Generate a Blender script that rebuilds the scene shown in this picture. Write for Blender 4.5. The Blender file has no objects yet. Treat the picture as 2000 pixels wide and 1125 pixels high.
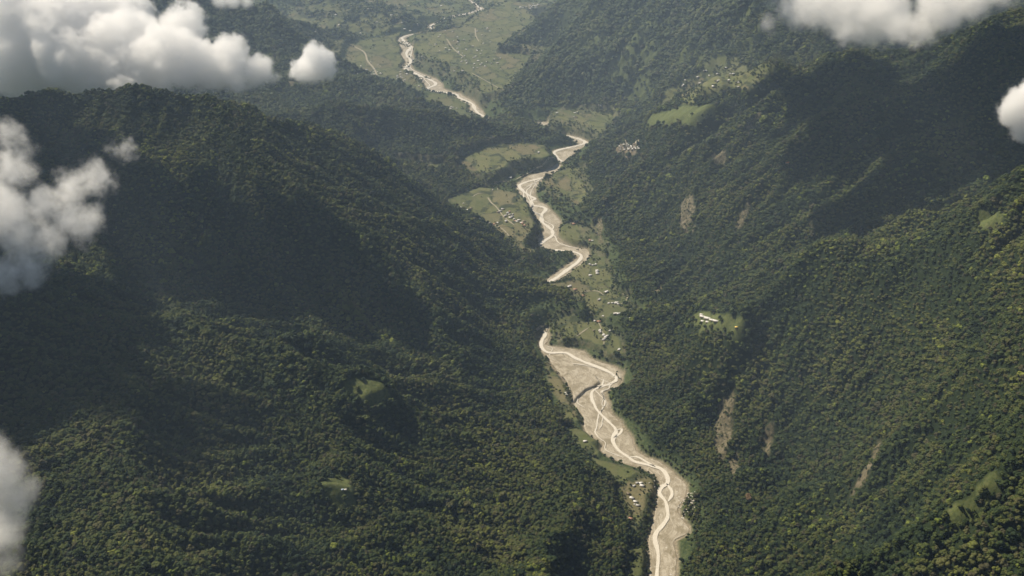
import bpy, math, random
import numpy as np
R = math.radians
random.seed(7); rng = np.random.default_rng(11)
scene = bpy.context.scene
COL = scene.collection

# ---------------------------------------------------------------- camera
CAM_H = 1500.0; PITCH = R(27.0); FPX = 2145.0          # photo pixels (2000 wide)
cd = bpy.data.cameras.new('camera'); cam = bpy.data.objects.new('camera', cd); COL.objects.link(cam)
cd.sensor_width = 36; cd.lens = 36*FPX/2000; cd.clip_start = 5; cd.clip_end = 60000
cam.location = (0, 0, CAM_H); cam.rotation_euler = (math.pi/2 - PITCH, 0, 0)
scene.camera = cam

# ---------------------------------------------------------------- sky, sun, exposure
SUN_EL, SUN_AZ = R(51), R(-56)                          # azimuth from +Y (away from camera) towards +X
SUN = np.array([math.cos(SUN_EL)*math.sin(SUN_AZ), math.cos(SUN_EL)*math.cos(SUN_AZ), math.sin(SUN_EL)])
w = bpy.data.worlds.new('World'); scene.world = w; w.use_nodes = True
nt = w.node_tree; bg = nt.nodes['Background']; sky = nt.nodes.new('ShaderNodeTexSky')
sky.sky_type = 'NISHITA'; sky.sun_disc = False; sky.sun_elevation = SUN_EL; sky.sun_rotation = SUN_AZ
sky.altitude = 1500; sky.dust_density = 1.0
nt.links.new(sky.outputs[0], bg.inputs[0]); bg.inputs[1].default_value = 0.05
sd = bpy.data.lights.new('sun', 'SUN'); sd.energy = 5.0; sd.angle = R(0.5); sd.color = (1.0, .885, .71)
so = bpy.data.objects.new('sun', sd); COL.objects.link(so)
import mathutils
so.rotation_euler = mathutils.Vector(SUN).to_track_quat('Z', 'Y').to_euler(); so.location = (0, 0, 3000)
vs = scene.view_settings; vs.view_transform = 'Standard'; vs.look = 'None'; vs.exposure = 0.60; vs.gamma = 1
cy = scene.cycles
cy.max_bounces = 20; cy.diffuse_bounces = 2; cy.glossy_bounces = 1; cy.transmission_bounces = 2
cy.volume_bounces = 20; cy.transparent_max_bounces = 12
cy.volume_step_rate = 1.0; cy.volume_max_steps = 400
cy.use_denoising = True; cy.denoising_input_passes = 'RGB_ALBEDO_NORMAL'

# ---------------------------------------------------------------- pixel <-> world
cP, sP = math.cos(PITCH), math.sin(PITCH)
def ray(px, py):
    px = np.asarray(px, float); py = np.asarray(py, float)
    dx = (px-1000)/FPX; dy = -(py-562.5)/FPX
    return dx, cP + dy*sP, -sP + dy*cP
def at_z(px, py, z):
    X, Y, Z = ray(px, py); t = (z-CAM_H)/Z
    return np.stack([X*t, Y*t, np.full_like(X*t, 1.0)*z], -1)
def at_y(px, py, y):
    X, Y, Z = ray(px, py); t = y/Y
    return np.stack([X*t, Y*t, CAM_H+Z*t], -1)
def project(p):
    p = np.asarray(p, float); x, y, z = p[..., 0], p[..., 1], p[..., 2]-CAM_H
    f = y*cP - z*sP; u = y*sP + z*cP
    return 1000+FPX*x/f, 562.5-FPX*u/f, f

# ---------------------------------------------------------------- noise
_lat = rng.random((256, 256)).astype(np.float32)
def vnoise(x, y):
    xi = np.floor(x).astype(int); yi = np.floor(y).astype(int)
    fx = (x-xi); fy = (y-yi); fx = fx*fx*fx*(fx*(fx*6-15)+10); fy = fy*fy*fy*(fy*(fy*6-15)+10)
    a = _lat[xi & 255, yi & 255]; b = _lat[(xi+1) & 255, yi & 255]
    c = _lat[xi & 255, (yi+1) & 255]; d = _lat[(xi+1) & 255, (yi+1) & 255]
    return (a*(1-fx)+b*fx)*(1-fy) + (c*(1-fx)+d*fx)*fy
def fbm(x, y, oct=4, s=0.0):
    v = 0; a = .5; 
    for i in range(oct):
        v = v + a*(vnoise(x+17.3*i+s, y-9.1*i+s*1.7)-.5)*2; a *= .5; x = x*1.93+y*.3; y = y*1.93-x*.1
    return v
def ridged(x, y, oct=4, s=0.0):
    v = 0; a = .5
    for i in range(oct):
        v = v + a*(1-np.abs(vnoise(x+13.7*i+s, y+7.7*i-s)*2-1)*2); a *= .5; x = x*2.03; y = y*2.03
    return v
def sstep(a, b, x):
    t = np.clip((x-a)/(b-a), 0, 1); return t*t*(3-2*t)

# ---------------------------------------------------------------- ridges: (px, py, z) on the crest, slope near side, slope far side
def P(l): return [tuple(at_z(a, b, c)) for a, b, c in l]
RIDGES = [
 # left mountain
 (P([(-420, 330, 620), (-150, 240, 600), (0, 203, 570), (110, 172, 600), (170, 160, 615), (270, 172, 605), (380, 178, 590), (480, 203, 540), (550, 225, 495),
     (620, 266, 440), (690, 312, 375), (760, 352, 310), (870, 412, 215), (950, 472, 130), (1050, 533, 50), (1085, 556, 8)]), .68, .70, 60),
 # its lit spur, coming towards the camera
 (P([(400, 190, 585), (450, 260, 520), (560, 330, 440), (690, 400, 350), (800, 500, 250), (850, 590, 180), (870, 660, 140)]), .60, .62, 40),
 (P([(250, 180, 600), (230, 300, 500), (200, 420, 400), (210, 520, 330), (260, 590, 290)]), .60, .60, 40),
 (P([(-100, 240, 600), (-120, 400, 520), (-100, 520, 480)]), .60, .60, 40),
 (P([(720, 350, 330), (800, 430, 260), (880, 500, 180), (960, 585, 95)]), .58, .60, 30),
 # near left hill
 (P([(-700, 480, 700), (-300, 520, 560), (0, 575, 440), (150, 620, 385), (300, 655, 345), (430, 676, 315), (560, 692, 290), (690, 725, 235), (760, 770, 195), (900, 800, 130), (1000, 835, 70), (1060, 865, 25)]), .47, .50, 45),
 (P([(600, 700, 280), (680, 850, 225), (820, 960, 170), (980, 1080, 115), (1060, 1200, 95)]), .42, .45, 30),
 (P([(300, 655, 345), (260, 800, 340), (330, 1240, 310), (450, 1100, 270), (560, 1350, 250)]), .42, .45, 30),
 (P([(0, 575, 440), (-150, 750, 430), (-150, 1000, 420), (-50, 1400, 390)]), .45, .45, 30),
 # hillside right of the shadow
 (P([(860, 640, 150), (900, 680, 125), (1000, 720, 60), (1045, 740, 20)]), .50, .55, 25),
 # wooded knob in the valley
 # near right mountain
 (P([(2700, 140, 1050), (2300, 235, 850), (2000, 343, 650), (1850, 385, 575), (1780, 420, 525), (1700, 456, 430), (1600, 503, 340), (1450, 573, 205), (1330, 612, 110), (1240, 630, 45), (1205, 642, 15)]), .72, .70, 60),
 (P([(1850, 385, 575), (1790, 510, 470), (1640, 650, 360), (1500, 730, 275), (1420, 785, 225), (1390, 880, 110)]), .60, .70, 30),
 (P([(2050, 350, 670), (2020, 500, 590), (1860, 690, 465), (1740, 840, 360), (1690, 920, 300), (1600, 1030, 200), (1550, 1100, 140)]), .64, .72, 30),
 (P([(2350, 330, 800), (2250, 620, 640), (2090, 860, 470), (1960, 945, 440), (1870, 1030, 370), (1790, 1130, 300), (1720, 1300, 220)]), .62, .72, 30),
 (P([(1700, 456, 430), (1600, 580, 300), (1480, 660, 215), (1350, 740, 95)]), .60, .66, 25),
 (P([(1950, 400, 630), (1930, 560, 505), (1760, 730, 375), (1620, 860, 265), (1540, 960, 180), (1480, 1060, 105)]), .66, .72, 25),
 (P([(1500, 560, 235), (1400, 640, 130), (1290, 720, 50), (1230, 760, 15)]), .50, .52, 20),
 # middle right mountain
 (P([(2700, -220, 1150), (2300, -70, 950), (2000, 10, 790), (1900, 48, 720), (1800, 78, 650), (1690, 98, 600), (1640, 104, 570), (1570, 125, 520), (1480, 168, 400), (1400, 205, 300), (1290, 258, 140), (1230, 270, 70), (1165, 278, 12)]), .72, .60, 60),
 (P([(1560, 128, 515), (1490, 205, 430), (1450, 260, 370), (1390, 320, 300), (1345, 390, 210), (1320, 470, 130), (1260, 560, 50)]), .72, .60, 30),
 (P([(1690, 98, 600), (1640, 220, 500), (1560, 320, 390), (1530, 420, 270), (1480, 510, 170)]), .62, .60, 30),
 (P([(1950, 30, 760), (1960, 150, 640), (1850, 260, 520), (1720, 370, 380), (1650, 440, 290)]), .60, .60, 30),
 (P([(1400, 205, 300), (1330, 290, 190), (1240, 350, 90), (1170, 400, 20)]), .60, .60, 25),
 # big slope behind, on the right
 (P([(960, 205, 10), (975, 150, 50), (1010, 90, 150), (1060, 50, 240), (1130, 15, 330), (1250, -40, 450), (1400, -90, 560), (1700, -120, 680), (2100, -160, 800)]), .46, .45, 60),
 (P([(1500, -70, 620), (1400, 40, 400), (1330, 110, 270), (1250, 180, 140), (1200, 235, 60), (1175, 262, 12)]), .42, .40, 40),
 (P([(1700, -100, 680), (1600, 10, 480), (1530, 80, 340), (1480, 130, 260)]), .45, .42, 30),
 (P([(1130, 15, 330), (1120, 90, 200), (1090, 150, 90), (1060, 190, 20)]), .45, .45, 30),
 # low wooded hills in mid valley
 (P([(430, 260, 190), (560, 222, 215), (640, 206, 225), (740, 206, 215), (830, 217, 170), (950, 240, 115), (1020, 255, 85), (1070, 274, 50), (1090, 285, 15)]), .40, .50, 20),
 (P([(700, 210, 215), (760, 260, 130), (830, 300, 75), (880, 330, 60), (888, 372, 38)]), .5, .5, 12),
 (P([(200, 200, 240), (380, 178, 190), (540, 166, 150), (700, 158, 130), (780, 178, 105), (825, 205, 50)]), .32, .35, 20),
 # far left peak and its spur
 (P([(-200, -60, 600), (120, -20, 520), (300, -15, 440), (430, -5, 400), (500, 18, 350), (540, 55, 240), (610, 95, 120), (670, 130, 50), (690, 160, 10)]), .50, .42, 45),
 (P([(500, 18, 350), (490, 60, 270), (560, 120, 150), (600, 150, 90)]), .45, .42, 30),
 # far hills
 (P([(560, -10, 40), (700, 20, 55), (800, 40, 50), (870, 45, 25)]), .14, .14, 15),
 ([(-3600, 8200, 420), (-1500, 8000, 300), (0, 8600, 200), (1500, 8200, 420), (3600, 7600, 800)], .25, .2, 50),
 ([(-4200, 5200, 900), (-3300, 5600, 780), (-2600, 5900, 500), (-2000, 6300, 200)], .45, .42, 50),
]
for i_, r_ in enumerate(RIDGES):                         # side spurs stand clear of the face behind them
    pl, sn, sf, amp = r_
    if amp in (30, 25) and pl[1][0] > 300 and sn >= .58:
        RIDGES[i_] = ([pl[0]]+[(a, b, c+30) for a, b, c in pl[1:-1]]+[pl[-1]], sn+.10, sf+.10, amp*1.3)
KNOB = [(P([(935, 600, 75), (985, 570, 96), (1030, 550, 100), (1085, 570, 78), (1125, 596, 48), (1150, 610, 18)]), .62, 1.0, 10)]
# ---------------------------------------------------------------- valley plan, traced in photo pixels
def Z1(l): return [(600+a/3.308, b/3.308) for a, b in l]
def Z2(l): return [(850+a/3.75, 260+b/3.75) for a, b in l]
def Z3(l): return [(950+a/4, 520+b/4) for a, b in l]
def Z4(l): return [(1000+a/3.26, 780+b/3.26) for a, b in l]
def ZA(l): return [(1000+a/3.308, 100+b/3.308) for a, b in l]
def W(l, z=0.0): return np.array([at_z(a, b, z) for a, b in l])
BEDS = []   # (left bank, right bank) in world, upstream order
near = [(1262,1180,1324,1180),(1268,1125,1321,1125),(1268,1087,1322,1087),(1266,1056,1318,1056),(1270,1041,1345,1041),(1272,1026,1345,1028),(1277,1010,1330,1010),
 (1280,995,1324,992),(1283,979,1336,976),(1285,964,1341,962),(1288,949,1340,946),(1286,937,1325,932),(1266,920,1305,914),(1234,909,1285,900),(1213,902,1262,892),(1190,893,1246,882),
 (1174,880,1238,868),(1177,866,1235,856),(1160,856,1228,846),(1143,841,1220,838),(1140,826,1213,824),(1138,811,1196,810),(1128,800,1190,799),(1120,790,1190,788),(1119,776,1184,775),
 (1116,765,1182,765),(1110,757,1206,757),(1106,748,1213,750),(1098,738,1214,740),(1088,726,1215,727),(1080,716,1202,716),(1073,706,1168,706),(1068,698,1150,697),(1062,690,1140,686),
 (1055,681,1110,680),(1053,673,1068,675),(1054,664,1070,666),(1058,655,1074,656),(1061,648,1069,648),(1066,641,1070,642)]
BEDS.append((W([(a,b) for a,b,_,_ in near]), W([(c,d) for _,_,c,d in near])))
s2L = Z2([(810,1100),(815,1080),(870,1035),(940,985),(1010,935),(1045,905),(985,876),(860,862),(800,845),(752,825),(760,770),(800,710),(765,650),(740,610),(700,570),(690,530),(650,480),(615,430),(597,392),(605,365),(640,345),(670,315),(790,285),(870,245),(912,232)])
s2R = Z2([(835,1100),(860,1095),(930,1062),(1010,1010),(1080,960),(1130,905),(1110,850),(1000,832),(930,800),(890,752),(900,700),(918,665),(915,640),(880,600),(840,560),(810,525),(750,500),(725,440),(735,400),(765,372),(795,340),(810,322),(890,290),(915,255),(925,236)])
BEDS.append((W(s2L), W(s2R)))
s3L = Z2([(925,222),(905,205),(880,175),(842,150),(870,127),(960,108),(1035,92),(1055,75),(1000,50),(930,38),(880,26)])
s3R = Z2([(945,218),(975,195),(1005,160),(1040,125),(1090,103),(1125,82),(1125,66),(1060,35),(960,14),(920,10),(880,10)])
BEDS.append((W(s3L), W(s3R)))
BEDS.append((W(Z1([(1535,842),(1480,820),(1430,816),(1405,790)])), W(Z1([(1560,800),(1552,785),(1480,795),(1440,786)]))))
s5L = Z1([(1160,768),(1090,742),(1043,712),(1058,682),(1000,657),(960,627),(880,607),(800,594),(768,575),(763,550),(730,512),(680,478),(620,447),(608,436),(640,402),(608,352),(620,322),(588,275),(598,245),(650,226),(740,212),(790,197),(775,170),(790,160),(870,130),(880,118),(930,102),(1000,92),(1095,66),(1090,45),(1055,10),(1040,-8)])
s5R = Z1([(1185,768),(1150,750),(1130,715),(1100,690),(1075,656),(1010,622),(985,600),(940,594),(880,572),(872,542),(830,508),(770,488),(690,452),(672,425),(690,395),(680,350),(686,300),(645,268),(632,250),(668,234),(750,220),(822,200),(832,182),(815,162),(905,132),(925,118),(960,108),(1020,100),(1150,60),(1110,40),(1075,10),(1060,-8)])
BEDS.append((W(s5L), W(s5R)))
WATER = [(near_c, w_) for near_c, w_ in [
 ([(1281,1180),(1283,1125),(1286,1087),(1279,1056),(1281,1041),(1294,1026),(1304,1010),(1303,995),(1299,979),(1288,964),(1292,952),(1302,945),(1303,933),(1293,918),(1270,910),(1240,902),(1228,893),(1208,880),(1197,864),(1198,854),(1203,841),(1190,826),(1175,811),(1165,800),(1160,790),(1155,777),(1157,765),(1170,757),(1190,751),(1203,743),(1202,736),(1190,727),(1170,718),(1145,709),(1125,700),(1105,690),(1075,690),(1063,685),(1057,676),(1058,666),(1064,656),(1064,648)], 8.5),
 ([(1302,945),(1311,957),(1312,968),(1304,980)], 6),
 ([(1203,841),(1214,838),(1212,846),(1198,856)], 5),
 ([(1228,893),(1245,893),(1263,903),(1280,913)], 5),
 ([(1180,740),(1176,752),(1168,760)], 4),
 (Z2([(830,1092),(900,1055),(960,1010),(1040,950),(1068,905),(1040,880),(980,868),(900,860),(850,857)]), 12),
 (Z2([(765,818),(800,790),(850,760),(865,725),(830,690),(780,650),(780,600),(810,560),(780,540),(710,530),(700,500),(730,482),(690,460),(640,420),(615,388),(650,365),(720,345),(795,325)]), 11),
 (Z2([(930,212),(900,190),(870,150),(900,125),(980,105),(1050,90),(1100,75),(1080,55),(1020,35),(950,22),(890,18)]), 12),
 (Z1([(1175,766),(1110,735),(1080,700),(1060,668),(985,635),(960,612),(880,597),(790,585),(780,572),(830,545),(800,520),(740,495),(650,455),(640,432),(670,400),(640,350),(665,305),(625,265),(612,245),(660,228),(745,215),(810,195),(800,168),(880,128),(920,110),(1000,96),(1120,62),(1100,42),(1060,5)]), 14),
]]
#            polygon (pixels), height, field kind weight, cliff width
TERR = [
 (Z2([(160,215),(260,150),(480,90),(600,82),(790,92),(800,120),(850,170),(700,180),(560,200),(470,260),(360,300),(240,265)]), 45, 1.0, 45),
 (Z2([(100,490),(180,450),(330,400),(500,420),(600,440),(670,520),(690,590),(725,650),(690,720),(635,790),(632,820),(740,860),(720,890),(650,870),(560,780),(380,680),(250,600),(120,560)]), 42, 1.0, 34),
 (Z2([(0,235),(60,225),(75,245),(40,270),(0,300),(-130,260),(-290,230),(-290,215),(-120,220)]), 50, 1.0, 30),
 (Z2([(880,300),(960,260),(1070,260),(1075,290),(1040,330),(1110,430),(1070,510),(1040,540),(980,480),(890,440),(820,390),(775,380),(820,330)]), 28, 1.0, 26),
 (Z2([(910,690),(1000,655),(1080,690),(1100,760),(1060,825),(970,825),(900,780)]), 20, .9, 18),
 (Z2([(1000,1010),(1100,935),(1170,885),(1235,890),(1260,1000),(1330,1130),(1200,1150),(1000,1110)]), 16, .8, 15),
 (Z2([(1100,690),(1150,720),(1240,860),(1235,880),(1150,820),(1120,760)]), 24, .8, 20),
 (Z3([(510,130),(600,130),(690,90),(900,130),(1000,220),(1100,260),(1060,310),(1160,370),(1140,395),(1000,400),(900,410),(780,320),(760,270),(690,200),(560,190)]), 26, .9, 20),
 (Z3([(520,400),(640,390),(760,440),(880,430),(960,500),(1040,580),(1065,690),(980,680),(900,620),(820,580),(700,560),(600,560),(560,500)]), 22, .85, 16),
 (Z3([(462,745),(520,750),(590,830),(610,960),(660,1060),(700,1130),(600,1130),(540,1020),(480,900)]), 7, .9, 8),
 (Z4([(290,20),(330,10),(400,60),(430,120),(400,150),(330,140),(310,80)]), 9, .9, 8),
 (Z4([(360,200),(430,190),(540,250),(560,300),(540,370),(480,360),(400,270)]), 12, .8, 8),
 (Z4([(480,360),(560,395),(690,430),(850,490),(938,540),(915,640),(850,600),(845,680),(820,790),(790,825),(740,750),(700,640),(690,540),(620,470),(560,430)]), 15, 1.0, 9),
 (Z4([(780,960),(860,930),(860,1000),(820,1150),(760,1150)]), 20, .7, 10),
 (Z4([(1040,740),(1130,690),(1190,700),(1190,800),(1150,860),(1100,900),(1055,905),(1050,800)]), 6, .25, 8),
 (Z1([(280,290),(400,250),(490,240),(600,215),(585,270),(610,350),(640,400),(600,440),(700,520),(760,560),(720,610),(640,560),(500,545),(300,490),(250,400)]), 12, .85, 12),
 (Z1([(760,350),(860,400),(970,430),(1050,490),(1100,540),(1140,600),(1280,580),(1350,500),(1450,370),(1350,350),(1200,350),(1330,250),(1500,140),(1400,60),(1560,20),(1300,10),(1100,90),(1000,180),(830,200),(700,230),(690,300)]), 60, .9, 70),
 (Z1([(740,640),(820,600),(960,630),(1045,690),(1020,710),(1080,750),(1000,750),(900,710),(760,690)]), 10, .8, 12),
 (Z1([(1600,720),(1750,710),(1960,740),(1985,790),(1890,860),(1750,800),(1560,740)]), 40, .95, 36),
 (Z1([(1380,752),(1440,755),(1560,755),(1600,730),(1700,780),(1800,835),(1700,850),(1560,790),(1400,770)]), 30, .5, 26),
]
# clearings on slopes (pixels; found on the finished ground) : polygon, kind ('grass', 'rock', 'field')
CLEAR = [
 (ZA([(1290,35),(1440,35),(1520,100),(1700,75),(1690,130),(1510,280),(1400,250),(1200,290),(1180,350),(1100,345),(1000,345),(960,330),(990,250),(1120,190),(1220,130)]), 'field'),
 (ZA([(900,430),(1060,380),(1200,370),(1290,370),(1180,440),(1010,460),(880,470)]), 'grass'),
 (ZA([(660,610),(820,600),(825,640),(740,690),(660,660)]), 'soil'),
 ([(684,755),(700,748),(740,750),(752,760),(738,778),(718,782),(700,768)], 'grass'),
 ([(640,934),(655,930),(676,938),(680,958),(684,974),(662,972),(645,964),(638,948)], 'grass'),
 (Z3([(1625,385),(1670,372),(1800,425),(1960,455),(1980,480),(1960,500),(1790,490),(1700,460),(1640,440)]), 'grass'),
 ([(1917,432),(1940,424),(1950,430),(1935,440),(1920,442)], 'grass'),
 ([(1333, 390), (1350, 384), (1358, 402), (1350, 430), (1345, 458), (1332, 456), (1326, 430)], 'rock'),
 ([(1440, 420), (1460, 395), (1466, 402), (1450, 440), (1436, 452)], 'rock'),
 ([(1450, 262), (1470, 235), (1490, 205), (1484, 225), (1462, 262)], 'rock'),
 ([(1352,425),(1357,428),(1356,448),(1350,452)], 'rock'),
 ([(1383,312),(1395,300),(1420,305),(1415,320),(1392,326)], 'rock'),
 ([(1580,430),(1585,432),(1590,448),(1584,448)], 'rock'),
 ([(1400,790),(1412,775),(1430,765),(1440,770),(1432,800),(1428,850),(1420,880),(1410,910),(1400,880),(1395,830)], 'rock'),
 ([(1425,900),(1440,880),(1442,910),(1430,935)], 'rock'),
 ([(1494,840),(1505,832),(1510,860),(1500,892),(1488,885)], 'rock'),
 ([(1712,862),(1728,850),(1718,880),(1700,915),(1690,940),(1670,965),(1655,975),(1690,915)], 'rock'),
 ([(1905,965),(1935,940),(1920,962),(1880,992),(1862,1003)], 'grass'),
 ([(1296,545),(1304,540),(1300,555),(1290,570),(1270,572)], 'rock'),
 ([(1170,425),(1176,430),(1178,470),(1172,478),(1166,450)], 'rock'),
 ([(1190,716),(1200,712),(1208,728),(1212,735),(1220,718),(1222,726),(1212,745),(1200,738)], 'scar'),
 ([(1050,640),(1064,632),(1066,650),(1056,662),(1046,660)], 'scar'),
 ([(560,160),(575,160),(570,172)], 'rock'),
]
def inpoly(x, y, poly):
    n = len(poly); ins = np.zeros(x.shape, bool); j = n-1
    for i in range(n):
        xi, yi = poly[i][:2]; xj, yj = poly[j][:2]
        if yi != yj:
            ins ^= ((yi > y) != (yj > y)) & (x < (xj-xi)*(y-yi)/(yj-yi)+xi)
        j = i
    return ins
def dpoly(x, y, poly, closed=True):
    d = np.full(x.shape, 1e9); n = len(poly)
    for i in range(n if closed else n-1):
        ax, ay = poly[i][:2]; bx, by = poly[(i+1) % n][:2]
        vx, vy = bx-ax, by-ay; L = vx*vx+vy*vy+1e-9
        t = np.clip(((x-ax)*vx+(y-ay)*vy)/L, 0, 1)
        d = np.minimum(d, np.hypot(x-ax-t*vx, y-ay-t*vy))
    return d
def sdist_local(x, y, poly, pad):
    """signed distance (negative inside), 1e6 beyond pad"""
    out = np.full(x.shape, 1e6); q = np.array(poly)[:, :2]
    m = (x > q[:, 0].min()-pad) & (x < q[:, 0].max()+pad) & (y > q[:, 1].min()-pad) & (y < q[:, 1].max()+pad)
    if m.any():
        d = dpoly(x[m], y[m], q); out[m] = np.where(inpoly(x[m], y[m], q), -d, d)
    return out

# ---------------------------------------------------------------- terrain height field
def axis(segs):
    out = [segs[0][0]]
    for a, b, s0, s1 in segs:
        v = out[-1]
        while v < b-1e-6:
            v += s0 + (s1-s0)*(v-a)/(b-a); out.append(v)
    return np.array(out)
xs = axis([(-4300, -900, 40, 6.5), (-900, -700, 6.5, 5), (-700, 520, 4.6, 4.6), (520, 900, 5, 6.5), (900, 4300, 6.5, 40)])
ys = axis([(700, 1400, 30, 7), (1400, 3200, 4.6, 4.6), (3200, 5200, 4.8, 8), (5200, 7400, 8, 14), (7400, 9600, 14, 60)])
GX, GY = np.meshgrid(xs, ys)
def smax(a, b, k):
    m = np.maximum(a, b); return m + k*np.log1p(np.exp(-np.abs(a-b)/k))
def build_height(X, Y, RIDGES=RIDGES):
    wx = X + 55*fbm(X/420, Y/420, 3, 3.1) + 14*fbm(X/90, Y/90, 2, 8.1)
    wy = Y + 55*fbm(X/420, Y/420, 3, 41.7) + 14*fbm(X/90, Y/90, 2, 55.1)
    H = np.full(X.shape, -200.0)
    for ri, (pl, sn, sf, amp) in enumerate(RIDGES):
        best = np.full(X.shape, -1e4); q = np.array(pl)
        S = 0.0; bs = np.zeros(X.shape); bd = np.full(X.shape, 1e4)
        for i in range(len(q)-1):
            ax, ay, az = q[i]; bx, by, bz = q[i+1]; vx, vy = bx-ax, by-ay; L = math.hypot(vx, vy)
            ux = .35*X+.65*wx; uy = .35*Y+.65*wy
            # near the crest use true coordinates so that silhouettes stay put
            t0 = np.clip(((X-ax)*vx+(Y-ay)*vy)/L**2, 0, 1); d0 = np.hypot(X-ax-t0*vx, Y-ay-t0*vy)
            k = sstep(20, 260, d0); px = X+(ux-X)*k; py = Y+(uy-Y)*k
            t = np.clip(((px-ax)*vx+(py-ay)*vy)/L**2, 0, 1); d = np.hypot(px-ax-t*vx, py-ay-t*vy)
            side = ((px-ax)*vy-(py-ay)*vx)      # >0 : right of direction
            zz = az+(bz-az)*t; s = np.where(side > 0, sn, sf)
            h = zz - s*d*(1+0*d) + 2.0
            m = h > best; best = np.where(m, h, best); bs = np.where(m, S+t*L, bs); bd = np.where(m, d, bd); S += L
        f = sstep(0, 130, bd)*np.clip(best/160, 0, 1)
        p = bs/(2.6*amp+30)+ri*9.7
        sp = (1-np.abs(2*vnoise(p, p*0+ri*3.3)-1)*2)*.6 + (1-np.abs(2*vnoise(p*2.3+bd/400, p*0+ri*5.3)-1)*2)*.4 + (1-np.abs(2*vnoise(p*5.1+bd/160, bd/260+ri*7.3)-1)*2)*.16
        best = best + amp*f*sp*1.05
        H = smax(H, best, 7)
    up = np.clip(H/140, 0, 1)
    H = H + up*(34*ridged(wx/330, wy/330, 4, 5.5) + 8*fbm(X/70, Y/70, 3, 2.2)) * np.clip(.25+.75*1, 0, 1)
    floor = 5 + 3*fbm(X/160, Y/160, 3, 9.9) + 34*sstep(4600, 6500, Y)*np.clip(fbm(X/520, Y/520, 4, 77.7)+.15, 0, 1)
    return H, floor
H, FL = build_height(GX, GY)
BEDM = np.full(GX.shape, 1e6)
for L_, R_ in BEDS:
    poly = list(map(tuple, L_[:, :2])) + list(map(tuple, R_[::-1, :2]))
    BEDM = np.minimum(BEDM, sdist_local(GX, GY, poly, 800))
VAL = BEDM + 12*fbm(GX/60, GY/60, 3, 21.)
for poly, h, wgt, cw in TERR:                            # the valley floor stays open beside the river and the fields
    VAL = np.minimum(VAL, sdist_local(GX, GY, W(poly, h), 800) + h/.8 + 8)
CV = np.clip(VAL-14, 0, None); CAP = np.minimum(6 + .72*CV + .0013*CV*CV, 5000)
H = -smax(-H, -CAP, 6)
H = smax(H, np.minimum(build_height(GX, GY, KNOB)[0], 1.3*np.clip(BEDM-6, 0, None)), 4)
TSD = np.full(GX.shape, 1e6); FIELD = np.zeros(GX.shape); CLIFF = np.zeros(GX.shape); OPEN = np.zeros(GX.shape)
edge_n = 7*fbm(GX/38, GY/38, 3, 6.1)
for poly, h, wgt, cw in TERR:
    wp = W(poly, h)
    sdv = sdist_local(GX, GY, wp, cw*2.5+60) + edge_n*1.5*(1 if h > 16 else .5)
    TSD = np.minimum(TSD, sdv)
    rise = 1-sstep(0, cw, sdv)
    FL = np.maximum(FL, FL*(1-rise) + (h+1.5*fbm(GX/60, GY/60, 2, 4.4))*rise)
    ins = 1-sstep(-3, 2, sdv)
    FIELD = np.maximum(FIELD, ins*wgt); CLIFF = np.maximum(CLIFF, (rise > .04)*(rise < .97)*(h > 12)*1.0)
    # mountains do not cover a field
    H = np.where(sdv < 60, H - (1-sstep(-25, 40, sdv))*np.clip(H-FL, 0, 60), H)
HT = smax(H, FL, 4)
def Zat(x, y):
    x = np.asarray(x, float); y = np.asarray(y, float)
    i = np.clip(np.searchsorted(xs, x)-1, 0, len(xs)-2); j = np.clip(np.searchsorted(ys, y)-1, 0, len(ys)-2)
    fx = np.clip((x-xs[i])/(xs[i+1]-xs[i]), 0, 1); fy = np.clip((y-ys[j])/(ys[j+1]-ys[j]), 0, 1)
    return (HT[j, i]*(1-fx)+HT[j, i+1]*fx)*(1-fy)+(HT[j+1, i]*(1-fx)+HT[j+1, i+1]*fx)*fy
def hit(px, py):
    """where the line of sight of a photo pixel meets the ground"""
    X, Y, Z = ray(float(px), float(py))
    t = np.arange(1000, 9500, 4.0); z = Zat(X*t, Y*t); below = (CAM_H+Z*t) < z
    if not below.any(): return at_z(px, py, 10.0)
    k = int(np.argmax(below)); a, b = t[max(k-1, 0)], t[k]
    for _ in range(8):
        m = (a+b)/2
        if CAM_H+Z*m < Zat(X*m, Y*m): b = m
        else: a = m
    return np.array([X*b, Y*b, float(Zat(X*b, Y*b))])
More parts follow.
